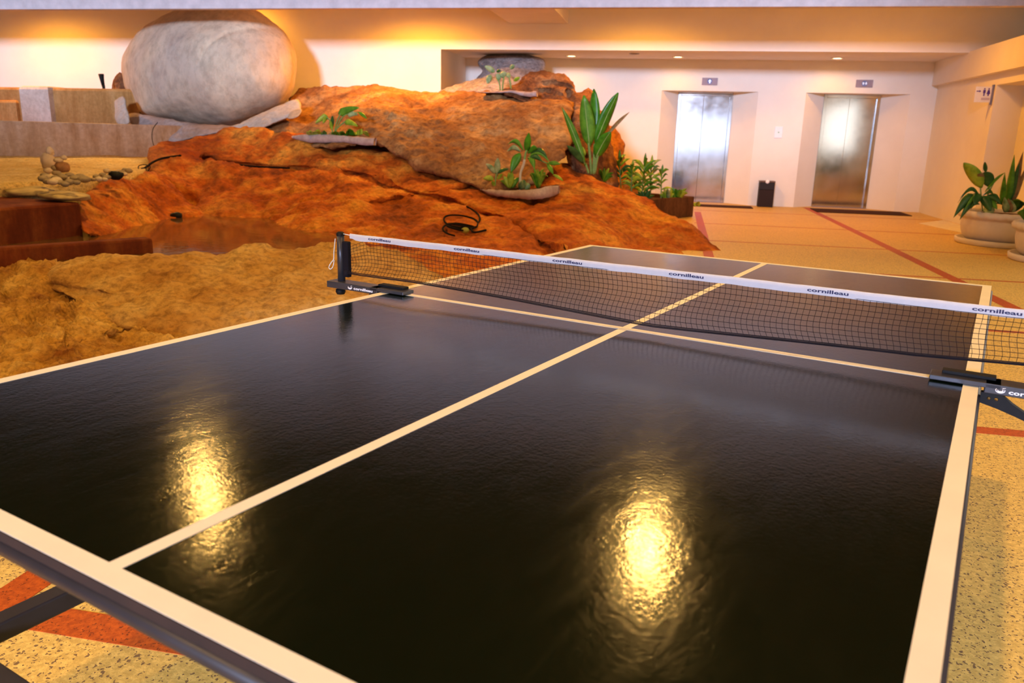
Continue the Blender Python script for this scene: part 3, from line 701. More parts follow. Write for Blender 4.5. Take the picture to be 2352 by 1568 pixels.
# ------------------------------------------------------------------ terraces of the rock garden
def wallstrip(name, label, pts, th, z0, z1, ma, cat='retaining wall', back=None, bev=.02):
    """low wall: pts = front edge in plan, th = thickness towards the back"""
    pts = smoothline([(a, b, 0) for a, b in pts], max(2, len(pts) * 6))[:, :2]
    nrm = []
    for i in range(len(pts)):
        a = pts[max(i - 1, 0)]; b = pts[min(i + 1, len(pts) - 1)]; d = (b - a) / np.linalg.norm(b - a)
        nrm.append((-d[1], d[0]))
    nrm = np.array(nrm); bk = pts + nrm * th
    v, f = prism([tuple(p) for p in pts] + [tuple(p) for p in bk[::-1]], z0, z1)
    bm = bmesh.new(); vs = [bm.verts.new(p) for p in v]
    for q in f: bm.faces.new([vs[i] for i in q])
    bmesh.ops.recalc_face_normals(bm, faces=bm.faces)
    ed = [e for e in bm.edges if all(abs(w.co.z - z1) < 1e-6 for w in e.verts)]
    bmesh.ops.bevel(bm, geom=ed, offset=bev, segments=2, affect='EDGES', profile=.5)
    bm.verts.index_update(); V = [tuple(p.co) for p in bm.verts]; F = [tuple(p.index for p in q.verts) for q in bm.faces]; bm.free()
    return tag(mesh(name, V, F, ma), label, cat)
wallstrip('retaining_wall', 'curved grey concrete retaining wall under the giant boulder', [(-12.4, 5.0), (-11.0, 6.4), (-9.6, 8.27), (-8.9, 9.4), (-8.40, 10.3), (-8.05, 10.9)], .24, .3, 1.235, CONC)
# earth behind the retaining wall
tag(mesh('terrace_soil', *prism([(-12.6, 5.3), (-11.15, 6.65), (-9.8, 8.5), (-9.1, 9.6), (-8.5, 10.6), (-8.0, 11.2), (-8.0, 12.88), (-15.9, 12.88), (-15.9, 5.3)], .3, 1.16), OCHCONC), 'ochre earth terrace behind the curved retaining wall', 'terrace')
wallstrip('upper_ledge', 'upper brown earth ledge with bright rim along the cream wall', [(-13.4, 11.7), (-11.9, 11.55), (-9.6, 11.5)], .6, 1.1, 1.86, OCHCONC, 'ledge', bev=.05)
wallstrip('ledge_block', 'pale plastered block at the left end of the upper ledge', [(-12.05, 11.45), (-11.4, 11.42)], .5, 1.1, 1.88, WEDGE, 'ledge', bev=.06)
wallstrip('low_ledge', 'low ochre ledge at the frame edge below the bright wall', [(-15.6, 11.6), (-13.6, 11.6), (-12.2, 11.5)], .5, 1.1, 1.62, OCHCONC, 'ledge', bev=.05)
# sand basin, sloping
sp = [(-7.15, 4.4, .6), (-6.75, 5.4, .6), (-6.5, 6.4, .6), (-6.75, 7.5, .6), (-8.25, 9.9, .73), (-8.9, 9.5, .73), (-9.6, 8.35, .73), (-11.0, 6.5, .73), (-12.2, 5.2, .73)]
cen = (-8.6, 7.3, .66)
v = [cen] + sp + [(a, b, .2) for a, b, c in sp]; n = len(sp)
f = [(0, 1 + i, 1 + (i + 1) % n) for i in range(n)] + [(1 + i, 1 + n + i, 1 + n + (i + 1) % n, 1 + (i + 1) % n) for i in range(n)]
bm = bmesh.new(); vs = [bm.verts.new(p) for p in v]
for q in f: bm.faces.new([vs[i] for i in q])
bmesh.ops.recalc_face_normals(bm, faces=bm.faces)
bmesh.ops.subdivide_edges(bm, edges=list(bm.edges), cuts=6, use_grid_fill=True)
for p in bm.verts:
    p.co.z += .03 * noise.fractal(p.co * 1.5, 1, 2, 3)
bm.verts.index_update(); V = [tuple(p.co) for p in bm.verts]; F = [tuple(p.index for p in q.verts) for q in bm.faces]; bm.free()
tag(mesh('sand_bed', V, F, SAND, None, True), 'pale sand filling the basin under the retaining wall', 'sand', kind='stuff')
# middle terrace; the shade on the red block face is in its colour
wallstrip('terrace_block', 'red terrace block beside the pool, shade put into its colour', [(-6.35, 2.4), (-6.05, 3.6), (-5.76, 5.12)], 2.6, .0, .455, REDCONC, 'retaining wall', bev=.025)
wallstrip('pool_curb', 'low red curb, coloured shade-dark, crossing the pool in front of the terrace block', [(-6.1, 2.2), (-5.05, 3.45), (-4.42, 4.35)], .14, .0, .25, REDCONC, 'curb', bev=.02)
tag(mesh('pool_bed', *prism([(-7, 3.0), (-2.2, 3.0), (-2.2, 6.4), (-4.5, 8.2), (-7, 8.2)], -.05, .03), REDCONC), 'rusty bed under the shallow pool water', 'pool', kind='stuff')
tag(mesh('pool_water', *prism([(-6.9, 4.4), (-5.3, 3.75), (-4.3, 3.3), (-2.9, 3.5), (-2.5, 5.0), (-4.6, 8.0), (-6.9, 8.0)], .10, .12), WATER), 'shallow still water between the curb and the bedrock', 'water', kind='stuff')

# flat yellow stepping stones below the sand
def lump(name, c, rx, ry, rz, ma, label, cat='stone', group=None, rot=0., amp=.12, seed=0, sub=3):
    bm = bmesh.new(); bmesh.ops.create_icosphere(bm, subdivisions=sub, radius=1)
    R = Matrix.Rotation(rot, 3, 'Z')
    for p in bm.verts:
        d = 1 + amp * noise.fractal(p.co * 1.3 + Vector((seed * 3.1, seed, seed * 1.7)), 1, 2, 3)
        q = Vector((p.co.x * rx, p.co.y * ry, p.co.z * rz)) * d
        p.co = R @ q
    me = bpy.data.meshes.new(name); bm.to_mesh(me); bm.free(); me.materials.append(ma)
    me.polygons.foreach_set('use_smooth', [True] * len(me.polygons))
    o = link(name, me); o.location = tuple(float(x) for x in c)
    return tag(o, label, cat, group)
for k, (px, py, s, lab) in enumerate(((72, 440, .24, 'flat rounded stone left of the folded yellow stones'), (150, 450, .22, 'flat wavy yellow stone nearest the dark terrace block'), (110, 432, .15, 'small flat yellowish stone under the pebble heap'))):
    p = PZ(px, py, .50)
    lump('flat_stone', p, s, s * 1.3, .05, plain('yellow_flat_stone', (.48, .36, .16), .7, 0, .3, 8, .3, .3), lab, 'stone', 'flat stones by the terrace block', k * .7, .3, k + 5)

# cairn and pebbles
def pp(px, py): return PZ(px, py, .64)
def cairn(px, py, base_py, r, rz, ma, lab, seed, ax=1.0):
    b = pp(px, base_py); p = P(px, py, b[1]); sc = np.linalg.norm(p - CAM) / FPX
    lump('cairn_stone', p, r * sc, r * sc * ax, rz * sc, ma, lab, 'stone', 'stacked cairn stones', 0, .12, seed)
cairn(111, 372, 388, 13.5, 18, PALESTONE, 'upright pale block stone forming the body of the cairn', 1)
cairn(114, 347, 388, 7, 8.5, PALESTONE, 'small white round stone on top of the cairn', 2)
cairn(121, 354, 388, 3, 3, PALESTONE, 'tiny white pebble beside the cairn head', 3)
cairn(143, 384, 392, 14, 12, BROWNSTONE, 'large dark brown round stone right of the cairn', 4)
cairn(134, 368, 392, 9, 5, PALESTONE, 'pale oblong stone lying on the brown stone', 5)
cairn(147, 362, 392, 6, 5, PALESTONE, 'small cream pebble above the brown stone', 6)
cairn(126, 386, 392, 7, 6, GREYSTONE, 'round grey pebble between cairn and brown stone', 7)
b = pp(126, 372)
v, f = tube([P(127, 368, b[1] - .02), P(126, 355, b[1] - .02), P(125, 340, b[1] - .03)], [.02, .022, .016], 6)
tag(mesh('green_stick', v, f, plain('green_bamboo', (.30, .36, .14), .5)), 'short green bamboo stick standing behind the cairn', 'stick')
spots = [(111, 393), (130, 398), (140, 404), (104, 405), (115, 409), (128, 410), (145, 410), (160, 403), (163, 412), (172, 412), (160, 420), (140, 420), (130, 416), (185, 408), (193, 414), (110, 418), (122, 420), (205, 411), (215, 412), (222, 406), (228, 412),
         (236, 402), (245, 408), (254, 404), (246, 393), (256, 396), (266, 395), (262, 402), (274, 393), (280, 397), (288, 391), (296, 393), (240, 412), (176, 420), (150, 424), (270, 404), (286, 400), (100, 412)]
for k, (px, py) in enumerate(spots):
    p = PZ(px, py + 3, .63); sc = np.linalg.norm(p - CAM) / FPX
    r = random.uniform(7, 11) if px < 200 else random.uniform(5, 8)
    p[2] += r * sc * .45
    lump('pebble', p, r * sc * random.uniform(1, 1.4), r * sc, r * sc * .68, GREYSTONE if k % 4 else PALESTONE, 'small rounded pebble in the loose heap curving along the sand basin', 'pebble', 'pebbles heaped along the sand basin', random.uniform(0, 3), .15, k, 2)

# ------------------------------------------------------------------ cables on the rock
def onrock(pts, off=.03):
    pts = smoothline(pts, len(pts) * 8); Y = DM(pts[:, :2]) - off - .02
    return [P(a[0], a[1], y) for a, y in zip(pts, Y)]
c1 = onrock([(285, 412), (300, 402), (322, 392), (338, 382), (352, 372), (375, 363), (415, 357)], .10)
tag(mesh('power_cable', *tube(c1, .016, 6), CABLE, None, True), 'thick black cable running over the left end of the bedrock slab', 'cable')
c2 = onrock([(318, 394), (322, 402), (334, 398), (336, 388), (326, 386), (320, 396), (330, 404), (340, 392), (345, 382), (330, 378), (318, 382), (322, 392), (336, 386)], .12)
tag(mesh('tangled_wire', *tube(c2, .007, 5), CABLE, None, True), 'thin tangled black wire knotted beside the sand basin', 'wire')
pl = PZ(267, 411, .62)
lump('cable_plug', pl + np.array([0, 0, .04]), .08, .06, .055, BLACK, 'black plug block lying at the edge of the sand', 'plug', None, .3, .25, 3, 2)
c3 = onrock([(500, 370), (530, 376), (570, 381), (620, 384), (665, 386)], .03)
tag(mesh('crack_cable', *tube(c3, .013, 5), CABLE, None, True), 'black cable tucked along the long crack of the bedrock', 'cable')
c4p = [(1072, 474), (1086, 482), (1098, 492), (1102, 503), (1098, 514), (1092, 522), (1070, 523), (1045, 520), (1028, 515), (1020, 506), (1022, 498), (1035, 494), (1060, 495), (1085, 501), (1097, 510), (1095, 520),
       (1080, 522), (1050, 516), (1030, 514), (1018, 522), (1019, 530), (1030, 537), (1044, 541)]
tag(mesh('coiled_cable', *tube(onrock(c4p, .11), .011, 6), CABLE, None, True), 'coil of black cable lying on the rock behind the net', 'cable')
c5 = onrock([(1026, 516), (1045, 513), (1070, 516), (1090, 522), (1070, 526), (1040, 522), (1026, 518), (1040, 524), (1062, 529), (1080, 525), (1085, 532), (1095, 533), (1116, 528)], .12)
tag(mesh('coiled_cable', *tube(c5, .012, 6), CABLE, None, True), 'flat lower loops and loose end of the cable coil behind the net', 'cable')
q = P(1069, 529, float(DM([(1069, 529)])[0]) - .12)
lump('green_block', q, .045, .035, .035, plain('olive_block', (.28, .28, .03), .6), 'small olive green block inside the cable coil', 'block', None, .2, .1, 2, 2)
hp = P(405, 495, float(DM([(405, 495)])[0]) - .10)
lump('hole_dark_lump', hp, .085, .05, .045, BLACK, 'black lump painting the dark of a hole at the pool waterline', 'stone', None, 0, .2, 9, 2)  # black lump stands in for the dark of a hole
# wire hanging on the retaining wall
tag(mesh('hanging_wire', *tube(smoothline([P(362, 281, 10.15), P(352, 295, 10.05), P(349, 312, 10.02), P(352, 330, 9.95), P(358, 340, 9.9)], 24), .006, 5), CABLE, None, True), 'thin dark wire hanging down the right end of the retaining wall', 'wire')
# black spike lamp on the ledge
t = thing('spike_lamp', 'slim black garden spike lamp standing on the upper ledge', 'garden lamp', P(241, 219, 11.6))
mesh('spike', *tube([P(242, 221, 11.6), P(239, 205, 11.6), P(237, 195, 11.6)], [.02, .022, .03], 8), BLACK, t, True, True)
mesh('lamp_head', *tube([P(237, 196, 11.6), P(234, 182, 11.6), P(232, 170, 11.6)], [.028, .038, .05], 10), BLACK, t, True, True)

# ------------------------------------------------------------------ plants
def leafvf(b, tip, w, sag=.0, side=0., fold=.25, kind='lance', n=9):
    b = np.array(b, float); tip = np.array(tip, float); ax = tip - b; L = np.linalg.norm(ax); ax /= L
    view = (b + tip) / 2 - CAM; view /= np.linalg.norm(view)
    wd_ = np.cross(ax, view); wd_ /= np.linalg.norm(wd_)
    nr = np.cross(wd_, ax)
    wd2 = wd_ * math.cos(side) + nr * math.sin(side); nr2 = np.cross(wd2, ax)
    V, F = [], []
    for i in range(n):
        t = i / (n - 1)
        p = b + ax * L * t + np.array([0, 0, 1]) * sag * L * math.sin(math.pi * t) 
        if kind == 'lance': h = math.sin(math.pi * min(1, t * .96 + .04)) ** .8 * (1 - .25 * t)
        elif kind == 'oval': h = math.sin(math.pi * (t ** .8 * .97 + .02)) ** .65
        elif kind == 'heart': h = (1 - t) ** .6 * min(1, t * 9 + .25) * 1.1
        else: h = (1 - t ** 2.2) * min(1, .45 + t * 2)
        h = max(h, .02) * w / 2
        V += [tuple(p - wd2 * h + nr2 * fold * h), tuple(p - wd2 * h * .5 + nr2 * fold * h * .35), tuple(p), tuple(p + wd2 * h * .5 + nr2 * fold * h * .35), tuple(p + wd2 * h + nr2 * fold * h)]
    for i in range(n - 1):
        for k in range(4): F.append((i * 5 + k, (i + 1) * 5 + k, (i + 1) * 5 + k + 1, i * 5 + k + 1))
    return V, F
def leaf(root, b, tip, w, ma, sag=.0, side=0., fold=.25, kind='lance', vein=False, nm_='leaf'):
    o = mesh(nm_, *leafvf(b, tip, w, sag, side, fold, kind), ma, root, True, True)
    md = o.modifiers.new('thickness', 'SOLIDIFY'); md.thickness = .004
    if vein:
        bb, tt = np.array(b, float), np.array(tip, float); v_ = (bb + tt) / 2 - CAM; v_ /= np.linalg.norm(v_)
        L = np.linalg.norm(tt - bb)
        pts = [bb + (tt - bb) * s + np.array([0, 0, 1]) * sag * L * math.sin(math.pi * s) - v_ * .006 for s in np.linspace(.02, .95, 8)]
        mesh('vein', *tube(pts, [.007 * (1 - .7 * s) for s in np.linspace(0, 1, 8)], 5), VEIN, o, True, True)
    return o
def stem(root, pts, r, ma, nm_='stem'):
    return mesh(nm_, *tube(smoothline(pts, 12), r, 7), ma, root, True, True)

# big broad-leaved plant
def PX(l, Y): return [P(a, b, Y) for a, b in l]
bp = P(1362, 398, 9.55)
t = thing('broad_leaf_plant', 'tall plant with broad glossy green leaves growing from the rock', 'plant', bp)
for (b0, b1, t0, t1, w, dy, ma, kd, sg, sd, vn) in (
        (1364, 300, 1364, 204, .17, .10, LEAFB, 'oval', 0, .4, False), (1354, 335, 1341, 219, .21, -.15, LEAFM, 'oval', 0, .15, True), (1368, 330, 1420, 213, .19, -.05, LEAFB, 'oval', .05, -.5, True),
        (1344, 380, 1290, 245, .12, -.25, LEAFM, 'lance', .04, .2, True), (1368, 362, 1402, 303, .19, -.2, LEAFB, 'oval', .06, -.2, True), (1390, 315, 1446, 257, .07, 0, LEAFX, 'lance', .06, .6, False),
        (1340, 375, 1302, 334, .12, -.35, LEAFD, 'lance', .05, .2, False)):
    Yb = 9.55
    leaf(t, P(b0, b1, Yb + dy * .3), P(t0, t1, Yb + dy), w, ma, sg, sd, .25, kd, vn)
for a in ([(1358, 400), (1356, 370), (1352, 328)], [(1362, 398), (1364, 370), (1366, 330)], [(1352, 398), (1348, 385), (1344, 375)], [(1366, 398), (1375, 350), (1391, 314)], [(1364, 400), (1366, 385), (1368, 362)]):
    stem(t, PX(a, 9.5), .018, GSTEM, 'petiole')
for k, (a, b_) in enumerate(((1326, 318), (1340, 345))):
    leaf(t, P(a + 4, b_ + 12, 9.5), P(a - 2, b_ - 8, 9.45), .05, LEAFY, 0, 0, .4, 'oval', False, 'bud')

def bush(name, label, px, py, Y, leaves, spread, height, w, ma, kind='lance', group=None, st=None, seed=0, ma2=None, sag=.12, upb=.2):
    """a leafy plant: leaves fan out from the base or from the top of a stem (spread, height in pixels)"""
    rnd = random.Random(seed); b = P(px, py, Y)
    t = thing(name, label, 'plant', b, 0, group)
    nodes = [(px, py)]
    if st:
        pts = [P(px + dx, py - dy, Y) for dx, dy in st]; stem(t, pts, .012, STEM if seed % 2 else GSTEM); nodes = [(px + st[-1][0], py - st[-1][1]), (px + st[-1][0], py - st[-1][1]), (px + st[len(st) // 2][0], py - st[len(st) // 2][1])]
    for i in range(leaves):
        nx_, ny_ = nodes[i % len(nodes)]
        a = -1.15 + 2.3 * (i + .5) / leaves + rnd.uniform(-.15, .15)
        L = rnd.uniform(.7, 1.0)
        tx = nx_ + math.sin(a) * spread * L; ty = ny_ - (math.cos(a) * height * L + upb * height * .3)
        dY = rnd.uniform(-.22, .18)
        leaf(t, P(nx_ + math.sin(a) * 2, ny_, Y + dY * .2), P(tx, ty, Y + dY), w * rnd.uniform(.8, 1.15), ma2 if (ma2 and rnd.random() < .4) else ma, sag * abs(math.sin(a)) + .03, rnd.uniform(-.7, .7), .3, kind)
    return t
G1 = 'plants of the planter box by the lift'
def cane(name, label, px, py, Y, hgt, lean, leaves, reach, w, ma, ma2, seed, bare=.3):
    """a cane plant: arching leaves set spirally up a thin stem (pixels at depth Y)"""
    rnd = random.Random(seed); t = thing(name, label, 'plant', P(px, py, Y), 0, G1)
    stem(t, [P(px, py, Y), P(px + lean * .4, py - hgt * .5, Y), P(px + lean, py - hgt, Y)], .010, GSTEM)
    for i in range(leaves):
        f_ = bare + (1 - bare) * (i + .5) / leaves
        bx_, by_ = px + lean * f_ ** 1.3, py - hgt * f_
        an = i * 2.4 + rnd.uniform(-.4, .4)
        sx, dy = math.cos(an), math.sin(an)
        L = reach * rnd.uniform(.75, 1.1) * (1.1 - .35 * f_)
        up = .15 + .95 * max(0, f_ - .45) + rnd.uniform(-.1, .15)
        tip = P(bx_ + sx * L, by_ - up * L, Y + dy * .28)
        leaf(t, P(bx_, by_, Y), tip, w * rnd.uniform(.8, 1.2), ma2 if rnd.random() < .42 else ma, rnd.uniform(.12, .26), rnd.uniform(-.6, .6), .3, 'lance')
    leaf(t, P(px + lean, py - hgt, Y), P(px + lean * 1.15 + 2, py - hgt - reach * .8, Y), w, ma, .02, .3, .3, 'lance')
    return t
cane('cane_plant', 'dark green cane plant nearest the orange slab in the planter box', 1426, 432, 10.9, 62, -4, 12, 34, .055, LEAFM, LEAFD, 3)
cane('cane_plant', 'largest cane plant with arching leaves in the middle of the planter box', 1474, 458, 11.0, 76, 6, 24, 40, .055, LEAFM, LEAFY, 5, .15)
cane('cane_plant', 'yellowish cane plant in front of the orange slab', 1450, 446, 10.8, 56, 2, 16, 30, .055, LEAFY, LEAFM, 6, .2)
cane('cane_plant', 'pale variegated cane plant behind the largest one', 1494, 452, 11.35, 70, 2, 18, 34, .055, LEAFY, LEAFV, 15, .2)
cane('thin_stem_plant', 'thin stemmed sapling at the right of the planter box', 1518, 464, 11.1, 66, 2, 9, 26, .045, LEAFM, LEAFY, 8, .4)
bush('creeper', 'yellow green creeper spilling over the corner of the planter box', 1556, 454, 11.3, 12, 36, 26, .10, LEAFY, 'heart', G1, None, 9, LEAFM)
bush('creeper', 'low creeper tuft on the floor beside the planter box corner', 1601, 472, 11.7, 4, 16, 10, .08, LEAFY, 'heart', G1, None, 12)
bush('leafy_tuft', 'small leafy tuft at the foot of the broad leaf plant', 1385, 418, 10.2, 10, 30, 34, .06, LEAFM, 'oval', G1, None, 11, LEAFY)
bush('leafy_tuft', 'dark leaved tuft at the front of the planter box', 1480, 464, 10.85, 8, 28, 32, .06, LEAFD, 'oval', G1, None, 17)
bush('leafy_tuft', 'light leaved tuft between the sapling and the creeper in the planter box', 1534, 460, 11.15, 8, 24, 30, .06, LEAFY, 'oval', G1, None, 18, LEAFV)

# planter box of dark wood by the lift
t = thing('planter_box', 'dark stained planter box at the right foot of the rocks', 'planter', (0, 11.3, 0))
A_, B_ = PZ(1512, 505, 0)[:2], PZ(1594, 498, 0)[:2]
A_ = np.array([-.25, 10.55]); B_ = np.array([.44, 11.62]); d_ = (B_ - A_) / np.linalg.norm(B_ - A_); nn = np.array([-d_[1], d_[0]])
WOOD = concmat('dark_mossy_board', (.05, .02, .006), (.10, .04, .012), (.18, .08, .025))
def plank(p, q, th, z0, z1, nm_):
    p = np.array(p); q = np.array(q); d = (q - p) / np.linalg.norm(q - p); n_ = np.array([-d[1], d[0]]) * th
    mesh(nm_, *bevelled(*prism([tuple(p), tuple(q), tuple(q + n_), tuple(p + n_)], z0, z1), .008, 1), WOOD, t, world=True)
plank(A_, B_, .06, 0, .33, 'front_board')
plank(B_ + nn * .06, B_ + nn * .95, .06, 0, .33, 'side_board')
plank(A_ + nn * .95, B_ + nn * .95, .06, 0, .33, 'rear_board')
v, f = prism([tuple(A_ + nn * .06), tuple(B_ + nn * .06), tuple(B_ + nn * .9), tuple(A_ + nn * .9)], .05, .27)
tag(mesh('soil', v, f, SOIL, t, world=True), kind='stuff')

# crescent cement rims holding plants on the rock
def rim(label, top, bot, DF, th, cat='planter'):
    n = 40
    tp_ = smoothline(top, n); bt = smoothline(bot, n); s = np.linspace(-1, 1, n)
    Y = DF(bt) - .07; Y = np.minimum(Y, np.interp(np.arange(n), [0, n / 2, n - 1], [Y[0], Y[n // 2], Y[-1]]) + .05); Yc = float(Y[n // 2])
    V = []
    for i in range(n):
        w = 1 + .04 * math.sin(i * 2.1)
        a = P(tp_[i, 0], tp_[i, 1], Y[i]); b = P(bt[i, 0], bt[i, 1], Y[i] - .01)
        j = .012 * noise.noise(Vector((i * .45, Yc, 0)))
        V += [a + [0, th, 0], a + [0, .015, .004 + j], a + [0, -.01 + j, -.012], (a + b) / 2 + [0, -.02 + j, 0], b + [0, 0, j], b + [0, th, 0]]
    F = []
    for i in range(n - 1):
        for k in range(6): F.append((i * 6 + k, (i + 1) * 6 + k, (i + 1) * 6 + (k + 1) % 6, i * 6 + (k + 1) % 6))
    F += [tuple(range(6))[::-1], tuple(range((n - 1) * 6, n * 6))]
    t = thing('cement_planter_rim', label, cat, P((top[0][0] + top[-1][0]) / 2, bot[len(bot) // 2][1], Yc))
    mesh('rim', V, F, CURB, t, True, True)
    # soil pocket
    k = [tuple(P(tp_[i, 0], tp_[i, 1] + 1.5, Y[i] + th * .6)) for i in range(2, n - 2)]
    kb = [tuple(np.array(P(tp_[i, 0], tp_[i, 1] + 1.5, Y[i])) + [0, th + .42, 0]) for i in range(2, n - 2)]
    m_ = len(k); F2 = [(i, i + 1, m_ + i + 1, m_ + i) for i in range(m_ - 1)]
    tag(mesh('soil', k + kb, F2, SOIL, t, True, True), kind='stuff')
    return t
def DMU(q): return np.minimum(DM(q), DU(q) - .10)
rim('pale cement rim planter on the slab left of centre', [(670, 312), (700, 309), (760, 310), (810, 314), (840, 316), (860, 318)], [(672, 317), (700, 325), (740, 328), (790, 327), (830, 333), (858, 334)], DMU, .10)
rim('pinkish cement rim planter in front of the brown shoulder rock', [(1103, 434), (1140, 437), (1180, 438), (1230, 435), (1260, 428), (1283, 427)], [(1108, 437), (1130, 448), (1170, 454), (1220, 458), (1262, 453), (1284, 443)], DM, .10)
rim('grey cement rim planter on top of the rocks below the lobby', [(1098, 211), (1140, 210), (1170, 207), (1195, 210), (1220, 211), (1233, 208)], [(1100, 213), (1140, 213), (1175, 213), (1195, 219), (1215, 222), (1233, 221)], lambda q: DU(q) - .16, .10)
# left bowl plants
YL = float(DMU([(780, 327)])[0]) + .05
t = thing('lobed_leaf_plant', 'young plant with lobed light green leaves in the left rim planter', 'plant', P(770, 309, YL))
for a in ([(767, 308), (774, 280), (782, 260)], [(764, 308), (762, 290), (757, 276), (749, 268)], [(770, 306), (782, 275), (797, 262), (822, 258)], [(773, 296), (785, 285), (793, 279)]):
    stem(t, PX(a, YL), .009, GSTEM, 'petiole')
for b0, b1, t0, t1, w, ma, kd in ((777, 261, 826, 247, .12, LEAFM, 'heart'), (752, 266, 724, 283, .10, LEAFY, 'heart'), (750, 267, 742, 283, .06, LEAFY, 'oval'), (798, 262, 822, 263, .10, LEAFV, 'heart'), (823, 257, 843, 273, .06, LEAFM, 'lance'),
                                  (792, 278, 822, 290, .10, LEAFY, 'heart'), (762, 293, 764, 266, .06, LEAFD, 'oval'), (763, 300, 758, 276, .06, LEAFY, 'lance')):
    leaf(t, P(b0, b1, YL), P(t0, t1, YL - .07), w, ma, .05, .1, .25, kd)
for k, (a, b_, w, ma) in enumerate(((712, 305, .10, LEAFY), (730, 300, .11, LEAFY), (744, 304, .09, LEAFM), (770, 304, .10, LEAFM), (785, 304, .11, LEAFB), (803, 298, .12, LEAFB), (812, 304, .10, LEAFM), (826, 296, .08, LEAFY), (840, 306, .09, LEAFY))):
    bsh = bush('ground_creeper', ['yellowish creeper tuft at the left end of the left rim planter', 'yellow creeper tuft left of the lobed leaf plant', 'small green creeper tuft left of the lobed stems', 'bright creeper tuft at the foot of the lobed stems',
         'dark glossy creeper tuft right of the lobed stems', 'tallest creeper tuft in the left rim planter', 'small creeper tuft beside the tallest tuft', 'bright yellow creeper tuft near the right of the left rim planter', 'last creeper tuft at the right end of the left rim planter'][k],
        a, 311, YL + .03, 3, 8, 311 - b_ + 4, w, ma, 'heart', 'creepers in the left rim planter', None, 40 + k)
# middle rim planter
YM = float(DM([(1195, 446)])[0]) + .05
t = thing('dracaena', 'dracaena with pale woody stem and drooping leaves in the pinkish rim planter', 'plant', P(1195, 434, YM))
stem(t, PX([(1195, 436), (1195, 405), (1197, 392), (1202, 380), (1205, 366)], YM), .018, STEM)
stem(t, PX([(1205, 366), (1207, 352), (1210, 345)], YM), .014, GSTEM, 'shoot')
for b0, b1, t0, t1, w, ma, sg, sd in ((1209, 350, 1215, 304, .105, LEAFB, 0, 0), (1195, 352, 1173, 398, .13, LEAFB, .1, .1), (1202, 345, 1166, 332, .07, LEAFM, .35, .3), (1196, 348, 1164, 348, .08, LEAFV, .25, .4), (1212, 352, 1234, 340, .09, LEAFB, .2, .4),
        (1214, 358, 1262, 372, .08, LEAFM, .3, .4), (1216, 360, 1228, 388, .09, LEAFM, .2, .2), (1218, 352, 1258, 362, .07, LEAFD, .3, .4), (1212, 364, 1246, 372, .08, LEAFD, .25, .2), (1256, 374, 1288, 377, .07, LEAFM, .05, .4), (1257, 376, 1271, 400, .07, LEAFM, .05, .2), (1270, 400, 1294, 416, .05, LEAFY, .05, .3)):
    leaf(t, P(b0, b1, YM), P(t0, t1, YM - .08), w, ma, sg, sd, .3, 'lance')
stem(t, PX([(1212, 362), (1235, 366), (1256, 375)], YM), .008, GSTEM, 'shoot')
t = thing('spotted_plant', 'small spotted leaf plant at the left of the pinkish rim planter', 'plant', P(1137, 434, YM))
stem(t, PX([(1137, 436), (1138, 415), (1140, 400)], YM), .010, GSTEM)
for b0, b1, t0, t1, w, ma in ((1141, 402, 1143, 363, .085, LEAFV), (1137, 398, 1116, 376, .07, LEAFV), (1134, 412, 1110, 410, .075, LEAFY), (1142, 412, 1154, 400, .05, LEAFY), (1141, 398, 1168, 388, .05, LEAFD), (1136, 430, 1130, 416, .05, LEAFY)):
    leaf(t, P(b0, b1, YM), P(t0, t1, YM - .05), w, ma, .08, .2, .3, 'oval')
bush('leafy_tuft', 'bushy leaf tuft between the spotted plant and the dracaena stem', 1172, 432, YM, 9, 28, 38, .07, LEAFM, 'oval', None, None, 21, LEAFY)
bush('leafy_tuft', 'broad pale leaves at the right foot of the dracaena stem', 1203, 434, YM - .05, 3, 22, 22, .09, LEAFV, 'oval', None, None, 22)
bush('leafy_tuft', 'hanging leaf tuft at the right of the pinkish rim planter', 1236, 432, YM + .1, 8, 26, 50, .07, LEAFM, 'lance', None, None, 24, LEAFY, .3)
# topmost plant
YT = float(DU([(1165, 214)])[0]) - .10
t = thing('variegated_plant', 'spindly variegated plant in the topmost rim planter', 'plant', P(1150, 208, YT))
for a in ([(1149, 208), (1147, 190), (1140, 178)], [(1154, 208), (1156, 185), (1160, 172)], [(1174, 207), (1172, 190), (1168, 175)]):
    stem(t, PX(a, YT), .012, GSTEM)
for b0, b1, t0, t1, w, ma in ((1136, 166, 1113, 152, .09, LEAFV), (1128, 172, 1119, 192, .10, LEAFV), (1142, 168, 1148, 184, .08, LEAFV), (1148, 176, 1163, 167, .10, LEAFV), (1162, 168, 1172, 178, .08, LEAFV), (1171, 158, 1182, 150, .07, LEAFV), (1180, 186, 1194, 178, .06, LEAFY), (1140, 165, 1150, 162, .05, LEAFD)):
    leaf(t, P(b0, b1, YT), P(t0, t1, YT - .05), w, ma, .05, .1, .25, 'oval')

